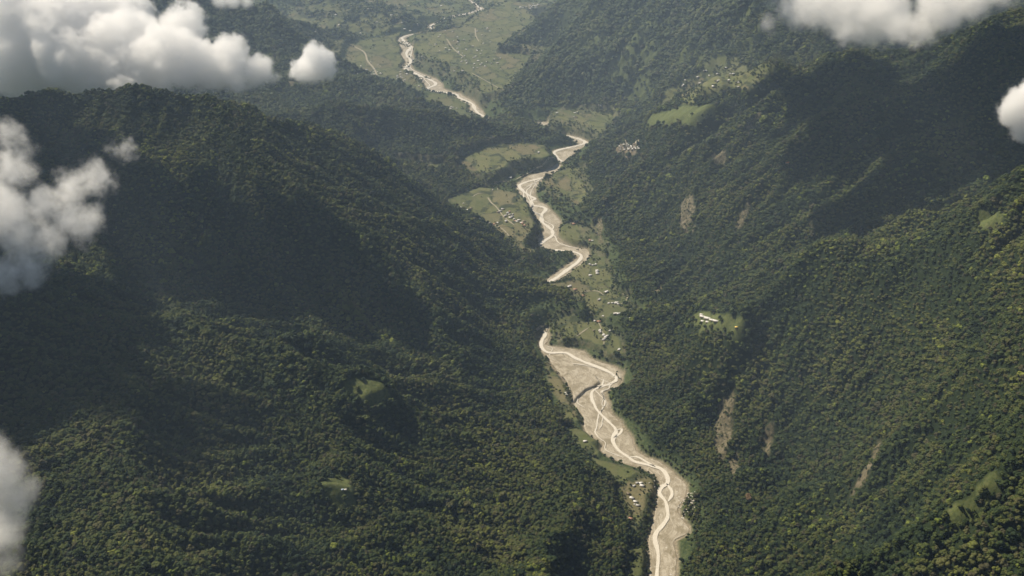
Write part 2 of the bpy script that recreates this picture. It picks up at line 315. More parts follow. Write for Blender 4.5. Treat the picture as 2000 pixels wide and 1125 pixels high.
# running water cuts branching gullies into the slopes
def erode(x0, x1, y0, y1, st, rounds):
    ex = np.arange(x0, x1, st); ey = np.arange(y0, y1, st); EX, EY = np.meshgrid(ex, ey); nr, nc_ = EX.shape
    ii = np.searchsorted(xs, EX)-1; jj = np.searchsorted(ys, EY)-1
    fx = (EX-xs[ii])/(xs[ii+1]-xs[ii]); fy = (EY-ys[jj])/(ys[jj+1]-ys[jj])
    Z = (HT[jj, ii]*(1-fx)+HT[jj, ii+1]*fx)*(1-fy)+(HT[jj+1, ii]*(1-fx)+HT[jj+1, ii+1]*fx)*fy
    Z = Z + np.random.default_rng(3).normal(size=Z.shape)*1.2; Z0 = Z.copy(); idx = np.arange(nr*nc_).reshape(nr, nc_)
    for it in range(rounds):
        best = np.zeros_like(Z); rec = idx.copy()
        for dy in (-1, 0, 1):
            for dx in (-1, 0, 1):
                if dx == 0 and dy == 0: continue
                sl = np.full_like(Z, -1.0); d = st*math.hypot(dx, dy)
                a = (slice(max(0, -dy), nr-max(0, dy)), slice(max(0, -dx), nc_-max(0, dx)))
                b = (slice(max(0, dy), nr-max(0, -dy)), slice(max(0, dx), nc_-max(0, -dx)))
                sl[a] = (Z[a]-Z[b])/d; rr = np.zeros_like(rec); rr[a] = idx[b]
                m = sl > best; best[m] = sl[m]; rec[m] = rr[m]
        order = np.argsort(-Z.ravel(), kind='stable').tolist(); rl = rec.ravel().tolist(); A = [1.0]*(nr*nc_)
        for i in order:
            r = rl[i]
            if r != i: A[r] += A[i]
        A = np.array(A).reshape(nr, nc_)
        drop = Z - Z.ravel()[rec]
        cut = np.minimum(.42*np.sqrt(np.minimum(A, 900))*best*2.3, .5*drop)
        Z = Z - np.clip(cut, 0, 3.5)
        lap = np.zeros_like(Z); lap[1:-1, 1:-1] = Z[:-2, 1:-1]+Z[2:, 1:-1]+Z[1:-1, :-2]+Z[1:-1, 2:]-4*Z[1:-1, 1:-1]
        Z = Z + .035*lap
    D = Z-Z0; D = D - np.clip(np.median(D), -30, 0)*0
    x = np.clip(GX, x0, ex[-1]-1e-3); y = np.clip(GY, y0, ey[-1]-1e-3)
    i = np.clip(((x-x0)/st).astype(int), 0, nc_-2); j = np.clip(((y-y0)/st).astype(int), 0, nr-2); fx = (x-x0)/st-i; fy = (y-y0)/st-j
    Dg = (D[j, i]*(1-fx)+D[j, i+1]*fx)*(1-fy)+(D[j+1, i]*(1-fx)+D[j+1, i+1]*fx)*fy
    ew = np.minimum(np.minimum(GX-x0, x1-GX), np.minimum(GY-y0, y1-GY))
    return Dg*sstep(0, 120, ew)
ERO = erode(-2700, 2700, 950, 7300, 12.0, 40)
KEEP = np.ones(GX.shape)
for poly, kind in CLEAR:
    if kind in ('field', 'grass', 'soil') and len(poly) > 5:
        wp = np.array([hit(*p) for p in poly]); KEEP = np.minimum(KEEP, .12+.88*sstep(0, 70, sdist_local(GX, GY, wp, 90)))
ERO = ERO*KEEP
HT = HT + (ERO+30)*sstep(15, 70, VAL)*sstep(4, 30, HT-FL)
GULLY = np.clip(-ERO/30, 0, 1)
bank = sstep(1, 16, BEDM + 2.5*fbm(GX/18, GY/18, 2, 1.1))
low = np.clip(HT, None, 1e9)
HT = -1.0 + (HT+1.0)*bank
CLIFF *= (bank > .2)
def Mat_at(A, x, y):
    i = np.clip(np.searchsorted(xs, x)-1, 0, len(xs)-2); j = np.clip(np.searchsorted(ys, y)-1, 0, len(ys)-2)
    return A[j, i]
ROCK = np.zeros(GX.shape); GRASS = np.zeros(GX.shape); SOIL = np.zeros(GX.shape)
for poly, kind in CLEAR:
    wp = np.array([hit(*p) for p in poly])
    if kind != 'field' and max(np.ptp(wp[:, 1]), np.ptp(wp[:, 0])) > 420: continue
    s = sdist_local(GX, GY, wp, 60) + 1.4*edge_n - (9 if kind == 'grass' else 0)
    m = 1-sstep(-4, 4, s)
    if kind == 'field': FIELD = np.maximum(FIELD, m*.9)
    elif kind == 'grass': GRASS = np.maximum(GRASS, m)
    elif kind == 'soil': SOIL = np.maximum(SOIL, m)
    else: ROCK = np.maximum(ROCK, m)
floorness = 1-sstep(3, 16, HT-np.minimum(FL, 60))
SLOPE = np.hypot(np.gradient(HT, ys, axis=0), np.gradient(HT, xs, axis=1))
far_open = sstep(4700, 5300, GY)*(1-sstep(.25, .45, SLOPE))*(1-sstep(150, 260, HT))*sstep(-.06, .06, fbm(GX/120, GY/150, 4, 12.3)+.2)
FIELD = np.maximum(FIELD, far_open*.8)
GRASS = np.maximum(GRASS, .9*sstep(4100, 4500, GY)*sstep(150, 400, GX)*sstep(.06, .16, fbm(GX/90, GY/120, 4, 90.))*.75)
# ---------------------------------------------------------------- materials
class M:
    def __init__(s, name, rough=.9, spec=.1):
        s.m = bpy.data.materials.new(name); s.m.use_nodes = True; s.t = s.m.node_tree; s.n = s.t.nodes
        s.b = s.n['Principled BSDF']; s.b.inputs['Roughness'].default_value = rough; s.b.inputs['Specular IOR Level'].default_value = spec
    def new(s, t, **k):
        n = s.n.new(t)
        for a, v in k.items(): setattr(n, a, v)
        return n
    def link(s, a, b): s.t.links.new(a, b)
    def noise(s, scale, detail=4, rough=.55, vec=None, dist=0.0):
        n = s.new('ShaderNodeTexNoise'); n.inputs['Scale'].default_value = scale; n.inputs['Detail'].default_value = detail
        n.inputs['Roughness'].default_value = rough; n.inputs['Distortion'].default_value = dist
        if vec is not None: s.link(vec, n.inputs['Vector'])
        return n
    def ramp(s, fac, stops, interp='LINEAR'):
        r = s.new('ShaderNodeValToRGB'); e = r.color_ramp.elements; r.color_ramp.interpolation = interp
        while len(e) < len(stops): e.new(.5)
        for i, (p, c) in enumerate(stops): e[i].position = p; e[i].color = (*c, 1)
        s.link(fac, r.inputs[0]); return r.outputs[0]
    def mix(s, f, a, b, mode='MIX'):
        m = s.new('ShaderNodeMix', data_type='RGBA', blend_type=mode)
        for i, v in ((0, f), (6, a), (7, b)):
            if isinstance(v, (int, float)): m.inputs[i].default_value = v
            elif isinstance(v, tuple): m.inputs[i].default_value = (*v, 1)
            else: s.link(v, m.inputs[i])
        return m.outputs[2]
    def math(s, op, a, b=0.0, c=None):
        m = s.new('ShaderNodeMath', operation=op)
        for i, v in ((0, a), (1, b), (2, c)):
            if v is None: continue
            if isinstance(v, (int, float)): m.inputs[i].default_value = v
            else: s.link(v, m.inputs[i])
        return m.outputs[0]
    def pos(s): return s.new('ShaderNodeNewGeometry').outputs['Position']
    def bump(s, h, dist, strength=1.0):
        b = s.new('ShaderNodeBump'); b.inputs['Distance'].default_value = dist; b.inputs['Strength'].default_value = strength
        s.link(h, b.inputs['Height']); s.link(b.outputs[0], s.b.inputs['Normal'])
    def color(s, c):
        if isinstance(c, tuple): s.b.inputs['Base Color'].default_value = (*c, 1)
        else: s.link(c, s.b.inputs['Base Color'])
        return s.m

g = M('ground'); pos = g.pos()
cov = g.new('ShaderNodeAttribute', attribute_name='cover'); sep = g.new('ShaderNodeSeparateColor'); g.link(cov.outputs['Color'], sep.inputs[0])
cov2 = g.new('ShaderNodeAttribute', attribute_name='cover_b'); sep2 = g.new('ShaderNodeSeparateColor'); g.link(cov2.outputs['Color'], sep2.inputs[0])
n1 = g.noise(.035, 6, .6, pos); n2 = g.noise(.18, 5, .65, pos)
forest = g.ramp(n2.outputs[0], [(.3, (.008, .014, .006)), (.55, (.018, .028, .010)), (.75, (.035, .042, .018))])
scrub = g.ramp(n2.outputs[0], [(.3, (.02, .032, .013)), (.5, (.05, .07, .026)), (.7, (.10, .11, .05))])
wv = g.mix(.16, pos, g.noise(.02, 3, .5, pos).outputs['Color'], 'LINEAR_LIGHT')
wob = g.new('ShaderNodeVectorMath', operation='MULTIPLY_ADD')
nz = g.noise(.012, 3, .5, pos); g.link(nz.outputs['Color'], wob.inputs[0]); wob.inputs[1].default_value = (55, 55, 0); g.link(pos, wob.inputs[2])
mp = g.new('ShaderNodeMapping'); g.link(wob.outputs[0], mp.inputs[0]); mp.inputs['Scale'].default_value = (1, .55, 0); mp.inputs['Rotation'].default_value = (0, 0, .5)
def voro(feature, scale):
    v = g.new('ShaderNodeTexVoronoi', feature=feature); v.inputs['Scale'].default_value = scale; g.link(mp.outputs[0], v.inputs['Vector']); return v
v1 = voro('F1', .014); ve = voro('DISTANCE_TO_EDGE', .014); v3 = voro('F1', .042); ve3 = voro('DISTANCE_TO_EDGE', .042)
cs = g.new('ShaderNodeSeparateColor'); g.link(v1.outputs['Color'], cs.inputs[0])
cs3 = g.new('ShaderNodeSeparateColor'); g.link(v3.outputs['Color'], cs3.inputs[0])
par = g.ramp(cs.outputs[0], [(0, (.065, .085, .032)), (.3, (.11, .125, .045)), (.5, (.145, .145, .06)), (.7, (.08, .095, .04)), (.85, (.17, .145, .085)), (1, (.12, .095, .055))])
par3 = g.ramp(cs3.outputs[0], [(0, (.07, .09, .032)), (.5, (.12, .13, .05)), (1, (.165, .15, .08))])
field = g.mix(.35, par, par3)
field = g.mix(g.math('MULTIPLY', g.ramp(n1.outputs[0], [(.35, (0, 0, 0)), (.7, (1, 1, 1))]), .35), field, (.20, .17, .095))
field = g.mix(g.ramp(n2.outputs[0], [(.5, (0, 0, 0)), (.8, (.5, .5, .5))]), field, (.07, .085, .035))
hed = g.ramp(ve.outputs['Distance'], [(0, (1, 1, 1)), (.06, (.9, .9, .9)), (.10, (0, 0, 0))])
hed3 = g.ramp(ve3.outputs['Distance'], [(0, (.55, .55, .55)), (.07, (0, 0, 0))])
brk = g.ramp(n1.outputs[0], [(.46, (0, 0, 0)), (.54, (1, 1, 1))])
field = g.mix(g.math('MULTIPLY', g.math('MULTIPLY', hed, brk), .95), field, (.035, .045, .022))
field = g.mix(g.math('MULTIPLY', g.math('MULTIPLY', hed3, g.ramp(n2.outputs[0], [(.4, (0, 0, 0)), (.6, (1, 1, 1))])), .8), field, (.05, .06, .028))
rockn = g.noise(.09, 8, .7, pos, .6)
st = g.new('ShaderNodeMapping'); g.link(pos, st.inputs[0]); st.inputs['Scale'].default_value = (1, 1, .18)
rk2 = g.noise(.22, 6, .7, st.outputs[0])
rock = g.ramp(rk2.outputs[0], [(.3, (.04, .042, .022)), (.42, (.10, .092, .055)), (.58, (.19, .16, .105)), (.75, (.30, .26, .19))])
grass = g.ramp(n2.outputs[0], [(.3, (.05, .065, .024)), (.5, (.095, .115, .04)), (.72, (.14, .14, .06))])
soil = g.ramp(n2.outputs[0], [(.3, (.10, .085, .05)), (.7, (.23, .19, .13))])
gravel = g.ramp(n2.outputs[0], [(.3, (.13, .115, .08)), (.7, (.34, .29, .21))])
c = g.mix(sep2.outputs[2], forest, scrub)
c = g.mix(sep.outputs[0], c, field); c = g.mix(sep.outputs[2], c, grass); c = g.mix(sep2.outputs[0], c, soil)
c = g.mix(g.math('MULTIPLY', sep.outputs[1], g.ramp(rockn.outputs[0], [(.38, (0, 0, 0)), (.5, (1, 1, 1))])), c, rock)
c = g.mix(sep2.outputs[1], c, gravel)
g.bump(g.math('ADD', n2.outputs[0], rk2.outputs[0]), 2.0, .6)
MG = g.color(c)

def foliage(name, stops, spread=1.0):
    f = M(name, .75, .25); oi = f.new('ShaderNodeObjectInfo')
    r = oi.outputs['Random']; loc = oi.outputs['Location']
    nn = f.noise(.006, 3, .5, loc); tt = f.math('ADD', f.math('MULTIPLY', r, .70), f.math('MULTIPLY', f.math('SUBTRACT', nn.outputs[0], .5), 2.0))
    tt = f.math('ADD', tt, .15)
    col = f.ramp(tt, stops)
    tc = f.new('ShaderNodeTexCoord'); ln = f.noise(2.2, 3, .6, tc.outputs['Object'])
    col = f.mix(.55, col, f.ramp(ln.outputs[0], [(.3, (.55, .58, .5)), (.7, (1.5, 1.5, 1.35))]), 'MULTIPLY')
    f.b.inputs['Subsurface Weight'].default_value = 0
    # leaves let some light through
    tr = f.new('ShaderNodeBsdfTranslucent'); f.link(col, tr.inputs[0]); mx = f.new('ShaderNodeMixShader'); mx.inputs[0].default_value = .22
    out = f.n['Material Output']; f.link(f.b.outputs[0], mx.inputs[1]); f.link(tr.outputs[0], mx.inputs[2]); f.link(mx.outputs[0], out.inputs[0])
    return f.color(col)
G1, G2, G3, G4, G5 = (.012, .025, .009), (.030, .049, .013), (.060, .078, .017), (.074, .083, .022), (.115, .13, .028)
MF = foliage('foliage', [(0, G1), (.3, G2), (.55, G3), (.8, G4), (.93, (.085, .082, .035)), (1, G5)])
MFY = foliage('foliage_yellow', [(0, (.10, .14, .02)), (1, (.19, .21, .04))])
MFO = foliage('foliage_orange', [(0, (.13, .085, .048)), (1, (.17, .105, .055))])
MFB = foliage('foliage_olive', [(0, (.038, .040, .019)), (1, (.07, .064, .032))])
MFL = foliage('foliage_haze_pale', [(0, (.055, .08, .032)), (.5, (.09, .115, .045)), (1, (.15, .155, .075))])  # far crowns lightened in colour to make up for thin distance haze
bk = M('bark'); bn = bk.noise(3, 4); MB = bk.color(bk.ramp(bn.outputs[0], [(.3, (.09, .075, .055)), (.7, (.22, .19, .15))]))
gv = M('river_gravel'); uv = gv.new('ShaderNodeUVMap').outputs[0]
mpv = gv.new('ShaderNodeMapping'); gv.link(uv, mpv.inputs[0]); mpv.inputs['Scale'].default_value = (1, .34, 1)
pn = gv.pos()
b1 = gv.noise(.065, 5, .6, mpv.outputs[0], 1.2); b2 = gv.noise(.5, 6, .7, pn); b3 = gv.noise(.03, 4, .6, pn)
gc = gv.ramp(b2.outputs[0], [(.28, (.16, .14, .10)), (.5, (.33, .29, .22)), (.72, (.47, .42, .335))])
gc = gv.mix(gv.ramp(b1.outputs[0], [(.47, (0, 0, 0)), (.50, (.75, .75, .75)), (.525, (.75, .75, .75)), (.56, (0, 0, 0))]), gc, (.48, .44, .36))
gc = gv.mix(gv.ramp(b3.outputs[0], [(.42, (.6, .6, .6)), (.5, (0, 0, 0))]), gc, (.20, .17, .11))
gc = gv.mix(gv.ramp(b1.outputs[0], [(.62, (0, 0, 0)), (.66, (.55, .55, .55))]), gc, (.15, .14, .085))
gv.bump(b2.outputs[0], 1.2, .7); MGV = gv.color(gc)
wt = M('silty_water', .45, .4); wn = wt.noise(.4, 5, .65, wt.pos()); MW = wt.color(wt.ramp(wn.outputs[0], [(.3, (.52, .48, .40)), (.6, (.66, .62, .54)), (.8, (.74, .71, .64))]))
wt.bump(wn.outputs[0], .5, .5)
pt = M('path_dirt'); pnn = pt.noise(.3, 4, .6, pt.pos()); MP = pt.color(pt.ramp(pnn.outputs[0], [(.3, (.22, .20, .14)), (.7, (.38, .34, .26))]))

def mesh_obj(name, V, F, mat, parent=None, smooth=False):
    me = bpy.data.meshes.new(name); V = np.asarray(V, np.float32); F = np.asarray(F, np.int32)
    me.vertices.add(len(V)); me.vertices.foreach_set('co', V.ravel())
    k = F.shape[1]; me.loops.add(F.size); me.loops.foreach_set('vertex_index', F.ravel())
    me.polygons.add(len(F)); me.polygons.foreach_set('loop_start', np.arange(0, F.size, k, dtype=np.int32))
    me.update(calc_edges=True); me.validate()
    if smooth: me.polygons.foreach_set('use_smooth', np.ones(len(F), bool))
    me.materials.append(mat); o = bpy.data.objects.new(name, me); COL.objects.link(o)
    if parent is not None: o.parent = parent
    return o
def tag(o, label=None, cat=None, group=None, kind=None):
    for k, v in (('label', label), ('category', cat), ('group', group), ('kind', kind)):
        if v: o[k] = v
    return o
def grid_faces(nr, nc):
    i = np.arange(nr*nc).reshape(nr, nc)
    return np.stack([i[:-1, :-1].ravel(), i[:-1, 1:].ravel(), i[1:, 1:].ravel(), i[1:, :-1].ravel()], 1)

# ---------------------------------------------------------------- ground
ground = mesh_obj('ground', np.stack([GX.ravel(), GY.ravel(), HT.ravel()], 1), grid_faces(len(ys), len(xs)), MG, smooth=True)
at = ground.data.color_attributes.new('cover', 'FLOAT_COLOR', 'POINT')
CL = np.clip(CLIFF*(.55+.45*(fbm(GX/30, GY/30, 2, 3.9) > 0)), 0, 1)
rk = np.maximum(ROCK, CL*.55)
at.data.foreach_set('color', np.stack([FIELD, rk, GRASS, np.ones_like(FIELD)], -1).astype(np.float32).ravel())
gv_m = (1-sstep(2, 9, BEDM))*1.0
at = ground.data.color_attributes.new('cover_b', 'FLOAT_COLOR', 'POINT')
at.data.foreach_set('color', np.stack([SOIL, gv_m, np.maximum(floorness, (1-sstep(60, 90, VAL))*sstep(2500, 2700, GY)*(1-sstep(60, 85, HT))), np.ones_like(FIELD)], -1).astype(np.float32).ravel())
tag(ground, kind='structure')

# ---------------------------------------------------------------- river bed and channels
def resample(p, step):
    p = np.asarray(p, float); d = np.r_[0, np.cumsum(np.hypot(*(np.diff(p[:, :2], axis=0)).T))]
    n = max(2, int(d[-1]/step)); t = np.linspace(0, d[-1], n)
    return np.stack([np.interp(t, d, p[:, k]) for k in range(p.shape[1])], 1)
def catmull(p, n=6):
    p = np.asarray(p, float); q = np.vstack([2*p[0]-p[1], p, 2*p[-1]-p[-2]]); out = []
    for i in range(1, len(q)-2):
        for t in np.linspace(0, 1, n, endpoint=False):
            out.append(.5*((2*q[i])+(-q[i-1]+q[i+1])*t+(2*q[i-1]-5*q[i]+4*q[i+1]-q[i+2])*t*t+(-q[i-1]+3*q[i]-3*q[i+1]+q[i+2])*t**3))
    out.append(q[-2]); return np.array(out)
for bi, (L_, R_) in enumerate(BEDS):
    Lc, Rc = catmull(L_, 9), catmull(R_, 9); nc = 40
    u = np.linspace(0, 1, nc)
    A = Lc[:, None, :]*(1-u[None, :, None]) + Rc[:, None, :]*u[None, :, None]
    cen = (Lc+Rc)/2; s = np.r_[0, np.cumsum(np.hypot(*np.diff(cen[:, :2], axis=0).T))]
    wd = np.hypot(*(Rc-Lc)[:, :2].T)
    X, Y = A[..., 0], A[..., 1]
    jit = 3.0*fbm(X/14, Y/14, 2, 7.7); X = X+jit*(np.abs(u-.5) > .45)[None, :]; 
    zz = .25 + .9*np.clip(fbm(X/26, Y/40, 3, 31.0), -.3, 1) - 1.6*(np.abs(u-.5)*2 > .985)[None, :]
    if bi == 0:
        bs_ = sdist_local(X, Y, W(Z3([(440,690),(600,705),(740,800),(850,850),(880,900),(845,930),(770,960),(720,1010),(680,1050),(668,1085),(590,1000),(500,800)]), 6), 30) + 1.5*fbm(X/9, Y/9, 2, 3.)
        zz = zz + 6.5*(1-sstep(-1, 3, bs_))
    o = mesh_obj('river_bed', np.stack([X.ravel(), Y.ravel(), zz.ravel()], 1), grid_faces(len(Lc), nc), MGV, smooth=True)
    tag(o, kind='structure')
    uvl = o.data.uv_layers.new(name='UVMap'); U = (np.ones_like(X)*(u[None, :]-.5))*wd[:, None]; Vv = np.ones_like(X)*s[:, None]
    li = np.empty(len(o.data.loops), np.int32); o.data.loops.foreach_get('vertex_index', li)
    uvl.data.foreach_set('uv', np.stack([U.ravel()[li], Vv.ravel()[li]], 1).astype(np.float32).ravel())
def ribbon(name, pts, width, mat, lift, follow=True, nc=3, wob=0.0, step=5):
    p = resample(catmull(pts, 5), step); tn = np.gradient(p[:, :2], axis=0); tn /= np.linalg.norm(tn, axis=1)[:, None]+1e-9
    nn = np.stack([tn[:, 1], -tn[:, 0]], 1); s = np.arange(len(p))*step
    wv_ = width*(1+wob*fbm(s/45., s*0+width, 3, 2.0)) * np.clip(np.minimum(np.arange(len(p))+1, len(p)-np.arange(len(p)))/4., .2, 1)
    u = np.linspace(-.5, .5, nc)
    off = p[:, :2]+nn*(wob*width*.35*fbm(s/60., s*0+3., 3, 9.0))[:, None]
    X = off[:, None, 0]+nn[:, None, 0]*u*wv_[:, None]; Y = off[:, None, 1]+nn[:, None, 1]*u*wv_[:, None]
    Zz = (Zat(X, Y) if follow else 0*X)+lift
    if follow: Zz = np.maximum(Zz, Zz.mean(1, keepdims=True))
    return mesh_obj(name, np.stack([X.ravel(), Y.ravel(), Zz.ravel()], 1), grid_faces(len(p), nc), mat, smooth=True)
for c_, w_ in WATER:
    tag(ribbon('river_water', W(c_), w_, MW, 1.25, False, 4, .75), kind='structure')
rb = np.random.default_rng(4)
for bi, (L_, R_) in enumerate(BEDS):                     # thin side channels braiding over the gravel
    if bi == 3: continue
    Lc, Rc = catmull(L_, 4), catmull(R_, 4); n_ = len(Lc); ss = np.arange(n_)
    for k_ in range(4):
        a0 = int(rb.uniform(.02, .6)*n_); a1 = min(n_-1, a0+int(rb.uniform(.2, .45)*n_)); 
        if a1-a0 < 6: continue
        uu = np.clip(.5+.42*np.sin(ss/ (5.5+2*k_)+k_*1.9+bi)+.15*fbm(ss/4., ss*0+k_, 2, 1.), .08, .92)[a0:a1, None]
        tag(ribbon('river_water', Lc[a0:a1]*(1-uu)+Rc[a0:a1]*uu, 2.6+1.2*(bi > 0), MW, 1.35 if bi else 1.5, False, 3, .8), kind='structure')
PATHS = [(Z2([(915,205),(800,235),(740,260),(680,295),(620,325),(585,342)]), 5), (Z2([(550,350),(480,357),(425,370),(465,388),(415,425)]), 4),
 (Z2([(270,470),(310,445),(360,440)]), 4), (Z2([(385,470),(410,510),(450,545),(500,610),(580,675)]), 5), (Z2([(380,650),(450,680),(500,710),(550,765)]), 4),
 (Z1([(285,290),(370,340),(390,395),(440,460),(490,545)]), 9), (Z1([(40,635),(130,605),(280,585)]), 6), (Z1([(900,250),(940,310),(1010,370)]), 7),
 (Z1([(1085,180),(1090,230),(1110,270)]), 6), (Z1([(1060,470),(1150,520),(1280,575)]), 5),(Z1([(735,630),(722,680)]), 6),
 (Z3([(700,550),(750,515),(800,480)]), 4), (Z3([(1060,215),(1100,240),(1080,280),(1040,300)]), 3.5), (Z3([(870,430),(890,470),(915,540),(918,630)]), 2.5),
 (Z3([(730,200),(860,195),(920,230)]), 4), (Z3([(380,515),(420,480),(460,450)]), 6),(Z3([(620,830),(640,900),(660,1010)]), 3), (ZA([(680,602),(820,600)]), 7)]
for c_, w_ in PATHS:
    tag(ribbon('path', np.array([hit(*p) for p in c_]), w_, MP, .9, True, 3, .25), kind='structure')

# ---------------------------------------------------------------- trees
def ico(sub):
    t = (1+5**.5)/2
    v = [(-1,t,0),(1,t,0),(-1,-t,0),(1,-t,0),(0,-1,t),(0,1,t),(0,-1,-t),(0,1,-t),(t,0,-1),(t,0,1),(-t,0,-1),(-t,0,1)]
    f = [(0,11,5),(0,5,1),(0,1,7),(0,7,10),(0,10,11),(1,5,9),(5,11,4),(11,10,2),(10,7,6),(7,1,8),(3,9,4),(3,4,2),(3,2,6),(3,6,8),(3,8,9),(4,9,5),(2,4,11),(6,2,10),(8,6,7),(9,8,1)]
    v = [np.array(a)/np.linalg.norm(a) for a in v]
    for _ in range(sub):
        c = {}; nf = []
        def mid(a, b):
            k = (min(a, b), max(a, b))
            if k not in c: m = v[a]+v[b]; v.append(m/np.linalg.norm(m)); c[k] = len(v)-1
            return c[k]
        for a, b, d in f:
            x, y, z = mid(a, b), mid(b, d), mid(d, a); nf += [(a, x, z), (b, y, x), (d, z, y), (x, y, z)]
        f = nf
    return np.array(v), np.array(f)
IV, IF = ico(1)
def crown_mesh(seed, n, flat, leaves):
    """unit crown: radius about 1, base at z=0, many leafy clumps on a loose dome"""
    r = np.random.default_rng(seed); V = []; F = []; k = 0
    for i in range(n):
        a = r.random()*6.283; q = r.random()**.55*.78; zc = (1.0*flat)*(1-(q/.95)**2)*(.35+.65*r.random())+.35
        if i == 0: q = 0; zc = .8*flat
        s = (.26+.2*r.random())*(1.25 if i < 3 else 1)
        v = IV*(1+.20*(r.random((len(IV), 1))-.5)*2)*s*np.array([1, 1, .8])
        v = v + [q*math.cos(a), q*math.sin(a), zc]; V.append(v); F.append(IF+k); k += len(v)
    base = np.vstack(V); m = leaves
    idx = r.integers(0, len(base), m); c = base[idx]; ctr = np.array([0, 0, .4*flat])
    d = c-ctr; d /= np.linalg.norm(d, axis=1)[:, None]; c = c + d*r.random((m, 1))*.12
    tri = []
    for j in range(3):
        e = r.normal(size=(m, 3)); e /= np.linalg.norm(e, axis=1)[:, None]; tri.append(c+e*(.07+.05*r.random((m, 1))))
    T = np.stack(tri, 1).reshape(-1, 3); V.append(T); F.append(np.arange(m*3).reshape(m, 3)+k)
    return np.vstack(V), np.vstack(F)
def trunk_mesh(seed):
    """tapered, slightly leaning trunk with three limbs, from z=-0.7 up into the crown (unit crown scale)"""
    r = np.random.default_rng(seed); V = []; F = []; k = 0
    def tube(p, q, r0, r1, n=6):
        nonlocal k
        p = np.array(p); q = np.array(q); d = q-p; d /= np.linalg.norm(d); a = np.cross(d, [.3, 1, .1]); a /= np.linalg.norm(a); b = np.cross(d, a)
        for c, rr in ((p, r0), ((p+q)/2+a*.03, (r0+r1)/2), (q, r1)):
            for i in range(n):
                t = 6.283*i/n; V.append(c+(a*math.cos(t)+b*math.sin(t))*rr)
        for s in range(2):
            for i in range(n): F.append((k+s*n+i, k+s*n+(i+1) % n, k+(s+1)*n+(i+1) % n, k+(s+1)*n+i))
        k += 3*n
    l = (r.random(2)-.5)*.2; tube((0, 0, -.75), (l[0], l[1], .45), .085, .055)
    for i in range(3):
        a = 2.1*i+r.random(); tube((l[0], l[1], .3), (l[0]+.45*math.cos(a), l[1]+.45*math.sin(a), .8+.2*r.random()), .045, .02)
    return np.array(V), np.array(F)
lib = bpy.data.collections.new('tree_kinds')             # sources of the forest, not linked to the scene
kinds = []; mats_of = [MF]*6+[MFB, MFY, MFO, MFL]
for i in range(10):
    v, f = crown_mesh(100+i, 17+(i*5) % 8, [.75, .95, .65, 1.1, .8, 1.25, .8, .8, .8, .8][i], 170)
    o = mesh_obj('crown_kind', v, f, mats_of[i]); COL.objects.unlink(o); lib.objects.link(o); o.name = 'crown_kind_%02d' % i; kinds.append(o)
# where trees stand
def scatter(y0, y1, sp):
    x0 = -.62*y1-260
    gx, gy = np.meshgrid(np.arange(x0, -x0, sp), np.arange(y0, y1, sp))
    gx = gx+rng.normal(size=gx.shape)*sp*.5; gy = gy+rng.normal(size=gx.shape)*sp*.5
    return gx.ravel(), gy.ravel(), np.full(gx.size, sp)
parts = [scatter(800, 2300, 6.2), scatter(2300, 3300, 6.8), scatter(3300, 4500, 8.5), scatter(4500, 6000, 11.5), scatter(6000, 7600, 15)]
tx = np.concatenate([p[0] for p in parts]); ty = np.concatenate([p[1] for p in parts]); sp = np.concatenate([p[2] for p in parts])
tz = Zat(tx, ty)
px, py, dep = project(np.stack([tx, ty, tz+5], 1))
keep = (px > -480) & (px < 2480) & (py > -140) & (py < 1260)
opn = np.maximum.reduce([Mat_at(FIELD, tx, ty), Mat_at(GRASS, tx, ty)*.97, Mat_at(SOIL, tx, ty)*.97, Mat_at(ROCK, tx, ty)*.8, Mat_at(CL, tx, ty)*.42, Mat_at(floorness, tx, ty)*.50])
opn = np.where(Mat_at(BEDM, tx, ty) < 4, 1.0, opn)
patch = fbm(tx/55, ty/55, 3, 66.)
fl = Mat_at(np.maximum(floorness, (VAL < 75)*(GY > 2600)*(HT < 75)*.8), tx, ty)
dens = np.clip(1-opn, 0, 1); dens = np.where((fl > .3) & (opn < .95), np.clip(np.minimum(dens, .55)+patch*1.3, 0, 1), dens)
tsd = Mat_at(TSD, tx, ty); fm_ = Mat_at(FIELD, tx, ty)
hedge = (np.abs(vnoise(tx/62+3, ty/75)-.5) < .018) & (fbm(tx/90, ty/90, 2, 31.) > -.1)
dens = np.where(fm_ > .5, np.where(hedge, .55, .015)+np.clip((tsd+34)/40, 0, 1)*(patch > .06)*.75, dens)
rk_ = Mat_at(ROCK, tx, ty); dens = np.where(rk_ > .3, np.clip(.10+.9*(fbm(tx/16, ty/30, 2, 8.) > .16), 0, 1)*.8, dens)
dens = dens*(1-.25*sstep(4600, 5600, ty)); keep &= rng.random(tx.size) < dens
tx, ty, tz, sp, fl = tx[keep], ty[keep], tz[keep], sp[keep], fl[keep]; dep = dep[keep]; px = px[keep]; py = py[keep]
N = tx.size
big = rng.random(N)
size = sp*(.46+.34*rng.random(N)+.5*(big > .93)*rng.random(N)) * (1+.5*fbm(tx/70, ty/70, 3, 5.))
size = np.maximum(size, sp*.52); size = size*np.where(rk_[keep] > .3, .5, 1)*np.where(Mat_at(FIELD, tx, ty) > .3, .6, 1)*np.where(fl > .6, .75, 1)
pn_ = fbm(tx/170, ty/170, 3, 19.)
kind = rng.integers(0, 6, N); u_ = rng.random(N)
kind = np.where(u_ < .06+.35*np.clip(pn_-.1, 0, 1), 6, kind); kind = np.where((u_ > .990-.35*np.clip(-pn_-.12, 0, 1)), 7, kind); ridge_ = np.clip(1+Mat_at(ERO, tx, ty)/9, 0, 1)*(tx > 350)*(ty < 4300)
kind = np.where(rng.random(N) < .55*ridge_*np.clip(.6+1.5*fbm(tx/260, ty/260, 2, 3.), 0, 1), 6, kind)
